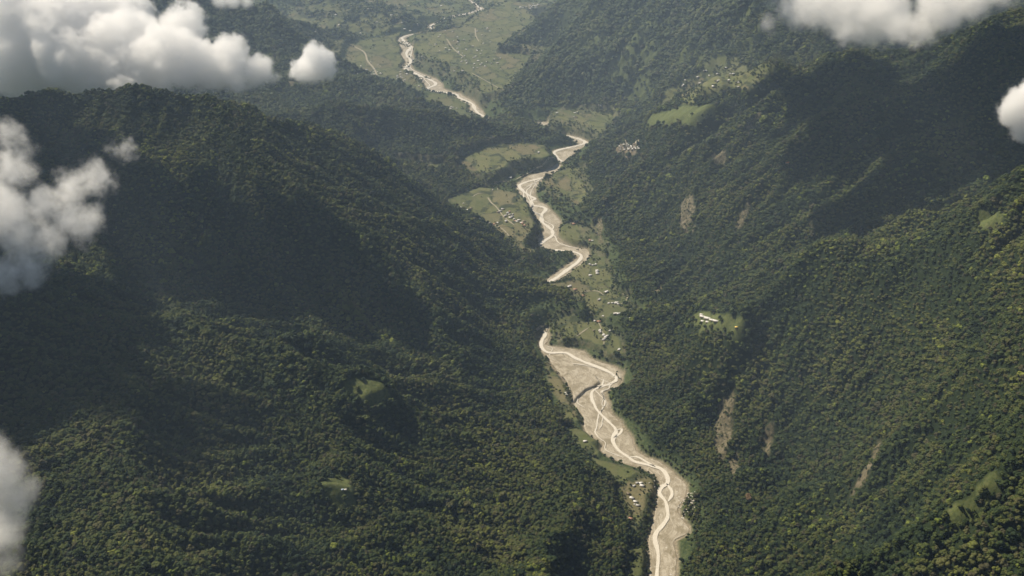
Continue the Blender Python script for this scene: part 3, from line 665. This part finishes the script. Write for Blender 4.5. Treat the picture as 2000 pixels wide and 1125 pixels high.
kind = np.where(rng.random(N) < .75*sstep(3900, 4900, ty+500*fbm(tx/200, ty/200, 2, 12.)), 9, kind)  # most distant trees get the haze-lightened leaf colour
hgt = size*(.85+.5*rng.random(N)); rot = rng.random(N)*6.283
lift = size*(.1+.8*rng.random(N)**2)
print('trees', N)
# the 300 that show largest are objects of their own
vis = (px > 4) & (px < 1996) & (py < 1121) & (py > 900)
sc = np.where(vis, size/dep, 0); order = np.argsort(-sc)[:290]
single = np.zeros(N, bool); single[order] = True
pts = bpy.data.meshes.new('forest'); r_ = ~single; n = int(r_.sum())
pts.vertices.add(n); pts.vertices.foreach_set('co', np.stack([tx[r_], ty[r_], (tz+lift)[r_]], 1).astype(np.float32).ravel())
def pattr(name, typ, arr, key='value'):
    a = pts.attributes.new(name, typ, 'POINT'); a.data.foreach_set(key, arr.ravel())
pattr('kind_index', 'INT', kind[r_].astype(np.int32)); 
pattr('spin', 'FLOAT_VECTOR', np.stack([(rng.random(n)-.5)*.3, (rng.random(n)-.5)*.3, rot[r_]], 1).astype(np.float32), 'vector')
pattr('size3', 'FLOAT_VECTOR', np.stack([size[r_], size[r_]*(.85+.3*rng.random(n)), hgt[r_]], 1).astype(np.float32), 'vector')
forest_o = bpy.data.objects.new('forest', pts); COL.objects.link(forest_o)
tag(forest_o, 'dense dark green mountain forest covering the slopes as one canopy', 'forest', kind='stuff')
ng = bpy.data.node_groups.new('forest', 'GeometryNodeTree')
ng.interface.new_socket('Geometry', in_out='INPUT', socket_type='NodeSocketGeometry'); ng.interface.new_socket('Geometry', in_out='OUTPUT', socket_type='NodeSocketGeometry')
gi = ng.nodes.new('NodeGroupInput'); go = ng.nodes.new('NodeGroupOutput'); ip = ng.nodes.new('GeometryNodeInstanceOnPoints')
ci = ng.nodes.new('GeometryNodeCollectionInfo'); ci.inputs[0].default_value = lib; ci.inputs['Separate Children'].default_value = True; ci.inputs['Reset Children'].default_value = True
m2p = ng.nodes.new('GeometryNodeMeshToPoints'); ng.links.new(gi.outputs[0], m2p.inputs[0]); ng.links.new(m2p.outputs[0], ip.inputs['Points'])
ng.links.new(ci.outputs[0], ip.inputs['Instance']); ip.inputs['Pick Instance'].default_value = True
def nattr(name, typ):
    a = ng.nodes.new('GeometryNodeInputNamedAttribute'); a.data_type = typ; a.inputs[0].default_value = name; return a.outputs[0]
ng.links.new(nattr('kind_index', 'INT'), ip.inputs['Instance Index']); ng.links.new(nattr('spin', 'FLOAT_VECTOR'), ip.inputs['Rotation'])
ng.links.new(nattr('size3', 'FLOAT_VECTOR'), ip.inputs['Scale']); ng.links.new(ip.outputs[0], go.inputs[0])
md = forest_o.modifiers.new('forest', 'NODES'); md.node_group = ng
# single trees (crown + trunk)
tkm = {}
TREE_LABELS = {0: 'dark green broadleaf tree with a rounded crown low in the foreground forest', 6: 'dull olive brown tree among greener foreground crowns',
               7: 'bright yellow green tree glowing among dark foreground crowns', 8: 'orange brown flowering tree standing out of the green forest'}
def lone_tree(x, y, z, k, s, h, rt, lf, label, group):
    e = bpy.data.objects.new('forest_tree', None); COL.objects.link(e); e.location = (x, y, z); e.empty_display_size = 2
    tag(e, label, 'tree', group)
    c = bpy.data.objects.new('crown', kinds[k].data); COL.objects.link(c); c.parent = e; c.location = (0, 0, lf); c.scale = (s, s*1.05, h); c.rotation_euler = (0, 0, rt)
    if k not in tkm:
        v, f = trunk_mesh(k); t0 = mesh_obj('trunk', v, f, MB, e); tkm[k] = t0.data; t = t0
    else: t = bpy.data.objects.new('trunk', tkm[k]); COL.objects.link(t); t.parent = e
    t.location = (0, 0, lf); t.scale = (s, s, h); return e
for i in order:
    k = int(kind[i]); kk = k if k in (6, 7, 8) else 0
    lone_tree(tx[i], ty[i], tz[i], k, float(size[i]), float(hgt[i]), float(rot[i]), float(lift[i]), TREE_LABELS[kk], 'trees in the foreground forest')
for (a, b, k, s, lab) in [(1461, 978, 8, 9, 'orange brown tree on the right slope above the river bend'), (1627, 106, 0, 10, 'dark tall tree alone on the skyline under the right cloud')]:
    p = hit(a, b); lone_tree(p[0], p[1], p[2], k, s, s*(2.0 if k == 0 else 1), 1.0, 5, lab, None)

# ---------------------------------------------------------------- boulders beside the river
v, f = ico(1); V = []; F = []; kq = 0
for i in range(170):
    a, b = Z4([(1060+rng.random()*110, 590+rng.random()*160)])[0] if i < 120 else (rng.uniform(1270, 1330), rng.uniform(900, 1120))
    p = at_z(a, b, 4.0); p[2] = Zat(p[0], p[1]); s = .8+1.8*rng.random()**2
    V.append(v*s*(.75+.5*rng.random((len(v), 1)))*[1.2, 1, .7]+p); F.append(f+kq); kq += len(v)
bm = M('boulder'); MBD = bm.color(bm.ramp(bm.noise(.8, 3, .6, bm.pos()).outputs[0], [(.3, (.38, .35, .30)), (.7, (.62, .59, .52))]))
bo = mesh_obj('boulders', np.vstack(V), np.vstack(F), MBD); tag(bo, 'pale boulders strewn over the flood plain by the near river bend', 'boulders', kind='stuff')

# ---------------------------------------------------------------- houses
def roofmat(name, a, b, rough=.6):
    m = M(name, rough, .3); n = m.noise(.6, 4, .6, m.new('ShaderNodeTexCoord').outputs['Object']); return m.color(m.ramp(n.outputs[0], [(.35, a), (.65, b)]))
RM = {'white': roofmat('white_metal_roof', (.48, .47, .45), (.66, .65, .62), .45), 'grey': roofmat('grey_metal_roof', (.30, .30, .29), (.46, .45, .43)),
      'thatch': roofmat('thatch_roof', (.13, .11, .075), (.24, .20, .14)), 'rust': roofmat('rust_roof', (.28, .15, .10), (.42, .25, .17)),
      'yellow': roofmat('yellow_roof', (.60, .42, .08), (.70, .52, .14)), 'orange': roofmat('orange_roof', (.60, .22, .08), (.70, .30, .12)), 'blue': roofmat('blue_roof', (.30, .38, .52), (.40, .48, .60))}
WM = roofmat('plank_wall', (.20, .16, .11), (.34, .28, .20)); DM = roofmat('dark_opening', (.02, .018, .015), (.04, .035, .03))
def box(x0, x1, y0, y1, z0, z1):
    V = [(x, y, z) for z in (z0, z1) for y in (y0, y1) for x in (x0, x1)]
    return V, [(0, 2, 3, 1), (4, 5, 7, 6), (0, 1, 5, 4), (2, 6, 7, 3), (0, 4, 6, 2), (1, 3, 7, 5)]
HM = {}
def house_meshes(style, roof):
    L, Wd, hh = {'hut': (8, 6, 2.6), 'house': (11, 7, 3), 'hall': (21, 8, 3.2)}[style]
    if style not in HM:
        v, f = box(-L/2, L/2, -Wd/2, Wd/2, -2.5, hh)      # walls run into the slope
        gb = [(-L/2, -Wd/2, hh), (-L/2, Wd/2, hh), (-L/2, 0, hh+Wd*.30), (L/2, -Wd/2, hh), (L/2, Wd/2, hh), (L/2, 0, hh+Wd*.30)]
        n0 = len(v); v += gb; f += [(n0, n0+1, n0+2, n0+2), (n0+3, n0+5, n0+4, n0+4)]
        wl = mesh_obj('wall', v, [q for q in f], WM); COL.objects.unlink(wl)
        d, df = box(-.55, .55, -Wd/2-.06, -Wd/2+.1, .1, 2.1); dr = mesh_obj('door', d, df, DM); COL.objects.unlink(dr)
        wn_, wf = box(-.6, .6, -Wd/2-.05, -Wd/2+.1, 1.1, 2.1); wi = mesh_obj('window', wn_, wf, DM); COL.objects.unlink(wi)
        HM[style] = (wl.data, dr.data, wi.data, {})
    wl, dr, wi, roofs = HM[style]
    if roof not in roofs:
        o_, e_ = .7, .8; zr = hh+Wd*.30+.15; s = (Wd*.30)/(Wd/2); ze = hh+.15-s*e_; th = .16
        V = []; F = []
        for sg in (-1, 1):
            k = len(V); V += [(-L/2-o_, 0, zr), (L/2+o_, 0, zr), (L/2+o_, sg*(Wd/2+e_), ze), (-L/2-o_, sg*(Wd/2+e_), ze)]
            V += [(x, y, z-th) for x, y, z in V[k:k+4]]
            q = [(0, 1, 2, 3), (7, 6, 5, 4), (0, 4, 5, 1), (1, 5, 6, 2), (2, 6, 7, 3), (3, 7, 4, 0)]
            F += [tuple(k+i for i in a) for a in q]
        r = mesh_obj('roof', V, F, RM[roof]); COL.objects.unlink(r); roofs[roof] = r.data
    return wl, dr, wi, roofs[roof], L
def house(p, style, roof, ang, label, group, detail=True, scale=1.0):
    wl, dr, wi, rf, L = house_meshes(style, roof)
    e = bpy.data.objects.new('house', None); COL.objects.link(e); e.location = (float(p[0]), float(p[1]), float(p[2])+.2); e.rotation_euler = (0, 0, ang); e.scale = (scale,)*3
    tag(e, label, 'house', group)
    for nm, me, xo in [('wall', wl, 0), ('roof', rf, 0)]+([('door', dr, 0), ('window', wi, -L*.3), ('window', wi, L*.3)] if detail else []):
        c = bpy.data.objects.new(nm, me); COL.objects.link(c); c.parent = e; c.location = (xo, 0, 0)
    return e
H_ = []
def ZN(a, b): return (1190+a/8.035, 920+b/8.035)
g1 = 'houses on the near riverside meadow'
for (a, b), st, rf, an, lb, s in [
 ((435,193),'hut','grey',.3,'small grey-roofed hut at the top left of the upper meadow cluster',.8), ((492,196),'hut','white',.2,'white-roofed hut in the middle of the upper meadow cluster',.9),
 ((516,238),'house','white',-.35,'bright white-roofed house, largest of the upper meadow cluster',.85), ((385,240),'hut','grey',.5,'grey hut left of the bright white-roofed meadow house',.8),
 ((628,190),'hut','grey',.1,'tiny lone grey shed right of the upper meadow cluster',.35),
 ((298,362),'hut','thatch',-.6,'thatched hut topmost in the lower meadow row',.95), ((355,430),'house','white',-.5,'long white-roofed house second from the top of the lower row',.8),
 ((410,487),'house','white',-.4,'white-roofed house in the middle of the lower meadow row',.75), ((450,546),'house','grey',-.3,'grey-roofed house at the bottom of the lower meadow row',.75),
 ((394,525),'hut','white',.3,'tiny white shed beside the lower meadow row',.4), ((335,755),'hut','rust',-.4,'rusty-roofed hut alone at the lower tip of the meadow',.95)]:
    house(hit(*ZN(a, b)), st, rf, an, lb, g1, True, s)
def zq(l, fn): return [hit(*q) for q in fn(l)]
for i, p in enumerate(zq([(1694,398),(1735,413),(1768,425),(1797,432)], Z3)):
    house(p, 'hall', 'white', -.42, ['long white-roofed school block, leftmost in the right hillside clearing','long white-roofed school block, second from left in the hillside clearing','long white-roofed school block, third from left in the hillside clearing','long white-roofed school block, rightmost in the hillside clearing'][i], 'school blocks in the hillside clearing', True, [.8, 1, .75, .75][i])
for i, p in enumerate(zq([(1690,434),(1728,440),(1682,382)], Z3)):
    house(p, 'house', 'white', -.4, ['small white house below the left end of the school blocks','small white house below the middle of the school blocks','small white house above the left end of the school blocks'][i], 'small houses by the school blocks', True, .8)
house(zq([(1952,480)], Z3)[0], 'hut', 'yellow', 0, 'pale yellow hut at the right end of the school clearing', None, True, .8)
house(hit(1000+465/3.26, 780+270/3.26), 'house', 'white', .1, 'white-roofed house alone on the left bank above the river bend', None, True, .8)
for i, p in enumerate([hit(669, 957), hit(675, 957)]):
    house(p, 'hut', ['blue', 'white'][i], .2, ['bluish-roofed hut in the small forest clearing','white-roofed hut in the small forest clearing'][i], None, True, .55)
house(hit(1538, 319), 'house', 'orange', .2, 'orange-roofed house alone high on the right slope', None, False, .9)
house(hit(*ZA([(758, 610)])[0]), 'house', 'white', .2, 'white-roofed house in the middle of the packed ledge village', None, False, 1)
house(hit(*Z2([(1000, 632)])[0]), 'house', 'yellow', .2, 'yellow-roofed house by the terrace right of the river', None, False, .9)
house(hit(*Z2([(1365, 820)])[0]), 'hut', 'yellow', .2, 'yellow-roofed hut in the forest at the foot of the right slope', None, False, 1)
house(hit(*Z3([(935, 205)])[0]), 'house', 'white', .6, 'bright white-roofed house above the hamlet behind the knob', None, False, 1.1)
roofs = ['white', 'white', 'white', 'grey', 'grey', 'thatch', 'rust']
def cluster(pl, label, group, style='house', sc=(.75, 1.0), rl=roofs):
    for q in pl:
        p = hit(*q); house(p, random.choice([style, 'hut']), random.choice(rl), random.uniform(-.6, .6)+(1.57 if random.random() < .3 else 0), label, group, False, random.uniform(*sc))
cluster(Z3([(640,165),(622,174),(655,160),(692,185),(810,75),(865,38),(866,60),(880,265),(756,232)]), 'small pale-roofed house in the hamlet just behind the wooded knob', 'houses behind the knob')
cluster(Z3([(955,292),(985,290),(1010,292),(1032,299),(1020,286),(1000,372),(1030,374),(1012,370)]), 'white-roofed house in the tight row on the bare mid-valley terrace', 'row of houses on the mid terrace')
cluster(Z3([(910,394),(1125,410),(850,430),(878,436)]), 'white-roofed house along the forest edge below the mid terrace', 'houses along the forest edge')
cluster(Z3([(837,505),(885,508),(915,543),(942,547),(915,577),(890,520),(1035,655),(962,508),(930,560)]), 'white-roofed house on the open terrace above the river fan', 'houses above the river fan')
cluster(Z3([(620,990),(628,1006)]), 'small house at the edge of the gravel terrace left of the river', 'houses on the gravel terrace', sc=(.55, .7))
cluster(Z2([(185,548),(208,518),(237,565),(250,560),(180,570),(262,552)]), 'white-roofed house in the hamlet at the left edge of the village terrace', 'houses at the terrace edge')
cluster(Z2([(305,618),(320,632),(395,660),(430,670),(455,660),(370,655)]), 'small house strung along the lower path of the village terrace', 'houses on the lower path')
cluster(Z2([(460,582),(475,575),(515,608),(545,600),(550,622),(562,615),(578,632),(520,650),(640,665),(655,680),(630,660),(585,645),(545,578),(600,650),(612,640),(565,598),(530,590),(495,560),(650,650)]), 'house in the main village beside the terrace road', 'houses of the terrace village')
cluster(Z2([(1005,665),(1015,668),(1150,790),(1135,788),(1185,1010),(1185,1022),(1135,1045),(1175,965),(1155,970),(1135,965),(755,145),(550,330)]), 'small scattered house on the fields beside the middle river bends', 'houses by the middle river bends')
vil = [(1350+26*i+8*random.random()+3*j, 88+11*j+4*random.random()-2*i*.5) for i in range(6) for j in range(4)]
cluster(Z2(vil), 'grey or white-roofed house in the packed village on the ledge', 'houses of the ledge village', sc=(.8, 1.1), rl=['grey', 'white', 'grey', 'thatch'])
cluster(ZA([(1380,110),(1430,150),(1410,150),(1400,190),(1465,205),(1120,190),(1110,220),(1100,228),(1240,130),(1255,128),(1275,160),(1200,170),(1330,195),(1300,230),(1210,210),(1460,235),(1330,150)]), 'tiny white house scattered over the terraced clearing on the far right slope', 'houses of the hillside clearing', sc=(.85, 1.1), rl=['white', 'grey', 'grey'])
cluster(ZA([(415,430),(405,400),(400,425),(420,395),(575,355),(560,350),(520,385),(290,400)]), 'tiny house by the field at the foot of the far right slope', 'houses at the slope foot', sc=(.7, .95))
far = [(1100,440),(1080,415),(1030,412),(1190,412),(1120,420),(1150,430),(1105,395),(1095,205),(1165,185),(1165,100),(790,290),(830,290),(1075,440),(1130,410),(1160,400),(1210,385),(1245,380),(1230,410)]
far += [(random.gauss(1000, 110), random.gauss(320, 55)) for _ in range(40)]
cluster(Z1(far), 'tiny pale house in the spread-out village on the far plateau', 'houses of the far plateau', sc=(.7, 1.0), rl=['white', 'grey', 'grey'])
cluster(Z1([(random.gauss(410, 60), random.gauss(480, 35)) for _ in range(22)]+[(random.gauss(620, 30), random.gauss(490, 15)) for _ in range(14)]+[(random.gauss(910, 30), random.gauss(698, 8)) for _ in range(9)]+[(720,560),(530,680),(430,465)]), 'tiny pale house in the village strung along the far left road', 'houses along the far road', sc=(.7, 1.0), rl=['white', 'grey', 'grey'])
cluster(Z1([(1460+random.gauss(0, 40), 45+random.gauss(0, 10)) for _ in range(14)]+[(random.uniform(0, 900), random.uniform(20, 220)) for _ in range(22)]+[(50,208),(1955,250),(1940,245)]), 'tiny pale house far out on the hazy plain', 'houses on the hazy plain', sc=(.9, 1.3), rl=['white', 'grey'])

# ---------------------------------------------------------------- clouds (volumes)
def cloud_material(name, dens, aniso=.2):
    m = bpy.data.materials.new(name); m.use_nodes = True; t = m.node_tree; t.nodes.remove(t.nodes['Principled BSDF'])
    v = t.nodes.new('ShaderNodeVolumePrincipled'); v.inputs['Color'].default_value = (1, 1, 1, 1); v.inputs['Anisotropy'].default_value = aniso
    v.inputs['Density'].default_value = dens; t.links.new(v.outputs[0], t.nodes['Material Output'].inputs['Volume']); return m
def cloud(name, puffs, voxel, dens, label, nscale, amp, soft, pad=1.25, thin=0.0, kids=6):
    """puffs: (px, py, depth y, radius in photo pixels)"""
    C = []; Rr = []
    for a, b, y, r in puffs:
        p = at_y(a, b, y); C.append(p); Rr.append(r*y/FPX/cP*.98)
    C = np.array(C); Rr = np.array(Rr)
    C0, R0 = C, Rr; r_ = np.random.default_rng(len(puffs)*7+3)
    for c_, q_ in zip(C0, R0):                           # smaller billows on every puff
        for _ in range(kids):
            d = r_.normal(size=3); d[2] = abs(d[2])*.9-.15; d /= np.linalg.norm(d); k_ = q_*r_.uniform(.26, .48)
            C = np.vstack([C, c_+d*(q_*.80)]); Rr = np.append(Rr, k_)
    lo = (C-Rr[:, None]*pad).min(0); hi = (C+Rr[:, None]*pad).max(0)
    me = bpy.data.meshes.new(name); me.vertices.add(len(C)); me.vertices.foreach_set('co', C.astype(np.float32).ravel())
    a = me.attributes.new('rad', 'FLOAT', 'POINT'); a.data.foreach_set('value', Rr.astype(np.float32))
    o = bpy.data.objects.new(name, me); COL.objects.link(o); tag(o, label, 'cloud')
    G = bpy.data.node_groups.new(name, 'GeometryNodeTree')
    G.interface.new_socket('Geometry', in_out='INPUT', socket_type='NodeSocketGeometry'); G.interface.new_socket('Geometry', in_out='OUTPUT', socket_type='NodeSocketGeometry')
    nd = G.nodes.new; lk = G.links.new
    gi = nd('NodeGroupInput'); go = nd('NodeGroupOutput'); pos = nd('GeometryNodeInputPosition')
    def vmath(op, a, b=None, sc=None):
        n = nd('ShaderNodeVectorMath'); n.operation = op; lk(a, n.inputs[0])
        if b is not None: lk(b, n.inputs[1]) if not isinstance(b, tuple) else setattr(n.inputs[1], 'default_value', b)
        if sc is not None: n.inputs['Scale'].default_value = sc
        return n
    def fm(op, a, b=None, clamp=False):
        n = nd('ShaderNodeMath'); n.operation = op; n.use_clamp = clamp
        for i, v in enumerate((a, b)):
            if v is None: continue
            if isinstance(v, (int, float)): n.inputs[i].default_value = v
            else: lk(v, n.inputs[i])
        return n.outputs[0]
    # signed field: largest of (rad - dist) over every puff, in units of metres
    f = None
    for cc, rr in zip(C, Rr):
        dd = vmath('DISTANCE', pos.outputs[0], tuple(cc)).outputs['Value']
        q = fm('SUBTRACT', float(rr), dd)
        if f is None: f = q
        else:
            n = nd('ShaderNodeMath'); n.operation = 'SMOOTH_MAX'; lk(f, n.inputs[0]); lk(q, n.inputs[1]); n.inputs[2].default_value = float(rr)*.22; f = n.outputs[0]
    def nz(scale, detail, off):
        n = nd('ShaderNodeTexNoise'); n.inputs['Scale'].default_value = scale; n.inputs['Detail'].default_value = detail; n.inputs['Roughness'].default_value = .74
        s = vmath('ADD', pos.outputs[0], (off, off*2, off*3)); lk(s.outputs[0], n.inputs['Vector']); return n.outputs[0]
    n1 = fm('MULTIPLY', fm('SUBTRACT', nz(1/nscale, 5, 311.), .5), amp*2)
    f = fm('ADD', f, n1); f = fm('ADD', f, fm('MULTIPLY', fm('SUBTRACT', nz(3.6/nscale, 4, 91.), .5), amp*.9))
    f = fm('DIVIDE', f, soft, clamp=True)
    if thin > 0:
        n2 = nd('ShaderNodeMapRange'); lk(nz(1/(nscale*.55), 6, 77.), n2.inputs[0]); n2.inputs[1].default_value = .5-thin*.1; n2.inputs[2].default_value = .66; f = fm('MULTIPLY', f, n2.outputs[0])
    vc = nd('GeometryNodeVolumeCube'); lk(f, vc.inputs['Density']); vc.inputs['Min'].default_value = tuple(lo); vc.inputs['Max'].default_value = tuple(hi)
    for i, k in enumerate('XYZ'): vc.inputs['Resolution '+k].default_value = int(max(16, (hi[i]-lo[i])/voxel))
    sm = nd('GeometryNodeSetMaterial'); sm.inputs['Material'].default_value = cloud_material(name, dens)
    lk(vc.outputs[0], sm.inputs[0]); lk(sm.outputs[0], go.inputs[0])
    me.materials.append(sm.inputs['Material'].default_value)
    md = o.modifiers.new('cloud', 'NODES'); md.node_group = G
    return o
random.seed(5)
bank_p = [(40, 30, 3550, 90), (30, 110, 3450, 75), (110, 60, 3500, 80), (180, 30, 3600, 60), (150, 120, 3400, 62), (220, 90, 3450, 62), (215, 135, 3380, 40),
          (270, 70, 3500, 45), (300, 110, 3400, 55), (280, 150, 3350, 34), (355, 50, 3550, 40), (345, 110, 3400, 48), (365, 150, 3350, 30), (400, 130, 3400, 44), (450, 110, 3420, 38), (455, 145, 3380, 30),
          (500, 135, 3400, 32), (535, 152, 3400, 14), (250, 20, 3650, 45), (320, 165, 3320, 20), (240, 165, 3300, 22), (180, 160, 3330, 24), (100, 150, 3400, 30)]
cloud('cloud', bank_p, 4.6, .035, 'broad bank of white cumulus sitting on the left ridge', 80, 72, 14)
cloud('cloud', [(600, 135, 3900, 28), (625, 125, 3900, 30), (612, 108, 3900, 22), (640, 140, 3900, 16), (582, 145, 3900, 14)], 4.0, .05, 'small separate white cloud right of the ridge cloud bank', 50, 42, 12)
cloud('cloud', [(430, 2, 4300, 16), (455, 0, 4300, 18), (482, 4, 4300, 14)], 6.0, .03, 'small white cloud cut by the top edge above the far peak', 60, 18, 20)
cloud('cloud', [(1500, 45, 2640, 14), (1540, 10, 2680, 32), (1600, 0, 2640, 55), (1660, 20, 2600, 58), (1720, 20, 2560, 60), (1760, 55, 2480, 38), (1800, 55, 2440, 34), (1660, 62, 2520, 28), (1840, 10, 2480, 50), (1900, -15, 2440, 50), (1960, -35, 2400, 45), (1780, 85, 2400, 14)], 4.6, .024, 'grey shaded cloud hanging over the right mountain crest', 70, 54, 24)
cloud('cloud', [(1992, 195, 2500, 26), (1985, 215, 2500, 30), (2010, 225, 2500, 40), (1998, 255, 2500, 22), (1965, 235, 2500, 10), (2030, 190, 2500, 40)], 3.4, .06, 'bright white cloud cut by the right edge', 36, 32, 9)
cloud('cloud', [(-10, 420, 1900, 70), (40, 410, 1900, 45), (30, 470, 1900, 50), (90, 400, 1950, 42), (140, 370, 2000, 42), (190, 345, 2050, 36), (150, 430, 2000, 45), (90, 470, 1950, 45), (60, 520, 1950, 42), (10, 540, 1900, 40), (10, 265, 2050, 32), (45, 300, 2050, 26), (235, 295, 2100, 24), (20, 340, 1950, 42), (165, 470, 2000, 22)], 2.8, .042, 'ragged wispy cloud drifting before the dark left mountain', 48, 56, 22, thin=1.5, kids=9)
cloud('cloud', [(-10, 930, 1240, 75), (20, 980, 1240, 62), (40, 960, 1240, 50), (-10, 1050, 1240, 62), (15, 1100, 1240, 40), (-30, 890, 1240, 60), (60, 985, 1240, 28), (30, 900, 1240, 30)], 2.8, .055, 'bright blurred cloud at the lower left edge', 55, 32, 55)
cloud('cloud', [(130, 1085, 1200, 22), (150, 1100, 1200, 16), (108, 1100, 1200, 18)], 2.0, .02, 'faint small wisp beside the lower left cloud', 25, 18, 40, thin=.6)

# clouds high above the frame that throw the big shadows on the two mountains
def caster(name, spots, alt, label, dens=.15):
    V = []; F = []; k = 0; iv, jf = ico(3)
    for a, b, r in spots:
        p = hit(a, b); t = (alt-p[2])/SUN[2]; c = p+SUN*t
        nzv = 1+.16*np.array([fbm(np.array([q[0]*2.3+a*.1]), np.array([q[1]*2.3+q[2]*1.7+b*.1]), 3, 4.)[0] for q in iv])[:, None]
        V.append(iv*nzv*[r, r, r*.45]+c); F.append(jf+k); k += len(iv)
    mat = cloud_material(name, dens, .3); return V, F, mat, label
def caster_objs(spots, alt, label):
    V, F, mat, lb = caster('cloud', spots, alt, label)
    o = mesh_obj('cloud', np.vstack(V), np.vstack(F), mat, smooth=True); tag(o, lb, 'cloud')
    r = o.modifiers.new('merge', 'REMESH'); r.mode = 'VOXEL'; r.voxel_size = 14; r.use_smooth_shade = True
    return o
caster_objs([(-150, 330, 220), (-10, 300, 170), (90, 270, 100), (180, 290, 80), (230, 350, 90), (120, 400, 150), (310, 420, 100), (410, 400, 60), (480, 470, 80), (590, 480, 60), (660, 500, 60), (720, 560, 50), (740, 620, 40), (620, 590, 80), (480, 570, 110), (330, 540, 120), (150, 560, 150), (0, 520, 180),
             (790, 600, 60), (810, 665, 45), (700, 665, 55), (560, 650, 40), (230, 630, 90), (60, 630, 130), (160, 690, 110), (0, 720, 130), (60, 790, 80), (180, 760, 60), (-80, 850, 120)], 1750, 'large shading cloud high over the left mountain')
caster_objs([(1530, 260, 55), (1580, 330, 80), (1620, 430, 60), (1690, 440, 60), (1770, 410, 70), (1600, 190, 130), (1560, 180, 60), (1660, 210, 160), (1900, 230, 220), (1820, 330, 130), (1680, 150, 120), (1760, 230, 190), (1660, 300, 130), (1720, 380, 120), (1850, 180, 180), (1950, 110, 180), (1850, 300, 170), (1950, 290, 140), (2080, 180, 250), (1640, 410, 60), (1570, 235, 70)], 1850, 'large shading cloud high over the right mountain')

# added cloud layer above the camera, out of view, put there to shade the near haze
dk = np.random.default_rng(9); V = []; F = []; k = 0; iv, jf = ico(2)
for gx in np.arange(-3300, 1900, 380):
    for gy in np.arange(-500, 2500, 330):
        r = dk.uniform(230, 330); cx = gx+dk.uniform(-90, 90); lim = 1800 if gx < -1900 else 1480 if gx < -1000 else 1950 if gx < -560 else 1480 if gx < 150 else 1650 if gx < 500 else 2300
        if gy-200 > lim: continue
        cy_ = min(gy+dk.uniform(-90, 90), lim-r)
        V.append(iv*[r, r, r*.42]*(1+.12*dk.random((len(iv), 1)))+[cx, cy_, 1800+dk.uniform(-10, 60)]); F.append(jf+k); k += len(iv)
shade_deck = mesh_obj('cloud', np.vstack(V), np.vstack(F), cloud_material('added_shade_cloud', .08, .3), smooth=True)
tag(shade_deck, 'added unseen cloud layer overhead that shades the near haze', 'cloud')
r = shade_deck.modifiers.new('merge', 'REMESH'); r.mode = 'VOXEL'; r.voxel_size = 26; r.use_smooth_shade = True

# ---------------------------------------------------------------- haze
v, f = box(-4400, 4400, -60, 9700, -60, 1560)
hz = mesh_obj('haze', v, f, cloud_material('haze', 1.0)); tag(hz, kind='stuff')
hv = hz.data.materials[0].node_tree.nodes['Principled Volume']
hv.inputs['Color'].default_value = (.60, .77, 1.0, 1); hv.inputs['Density'].default_value = 6.3e-5; hv.inputs['Anisotropy'].default_value = 0.0
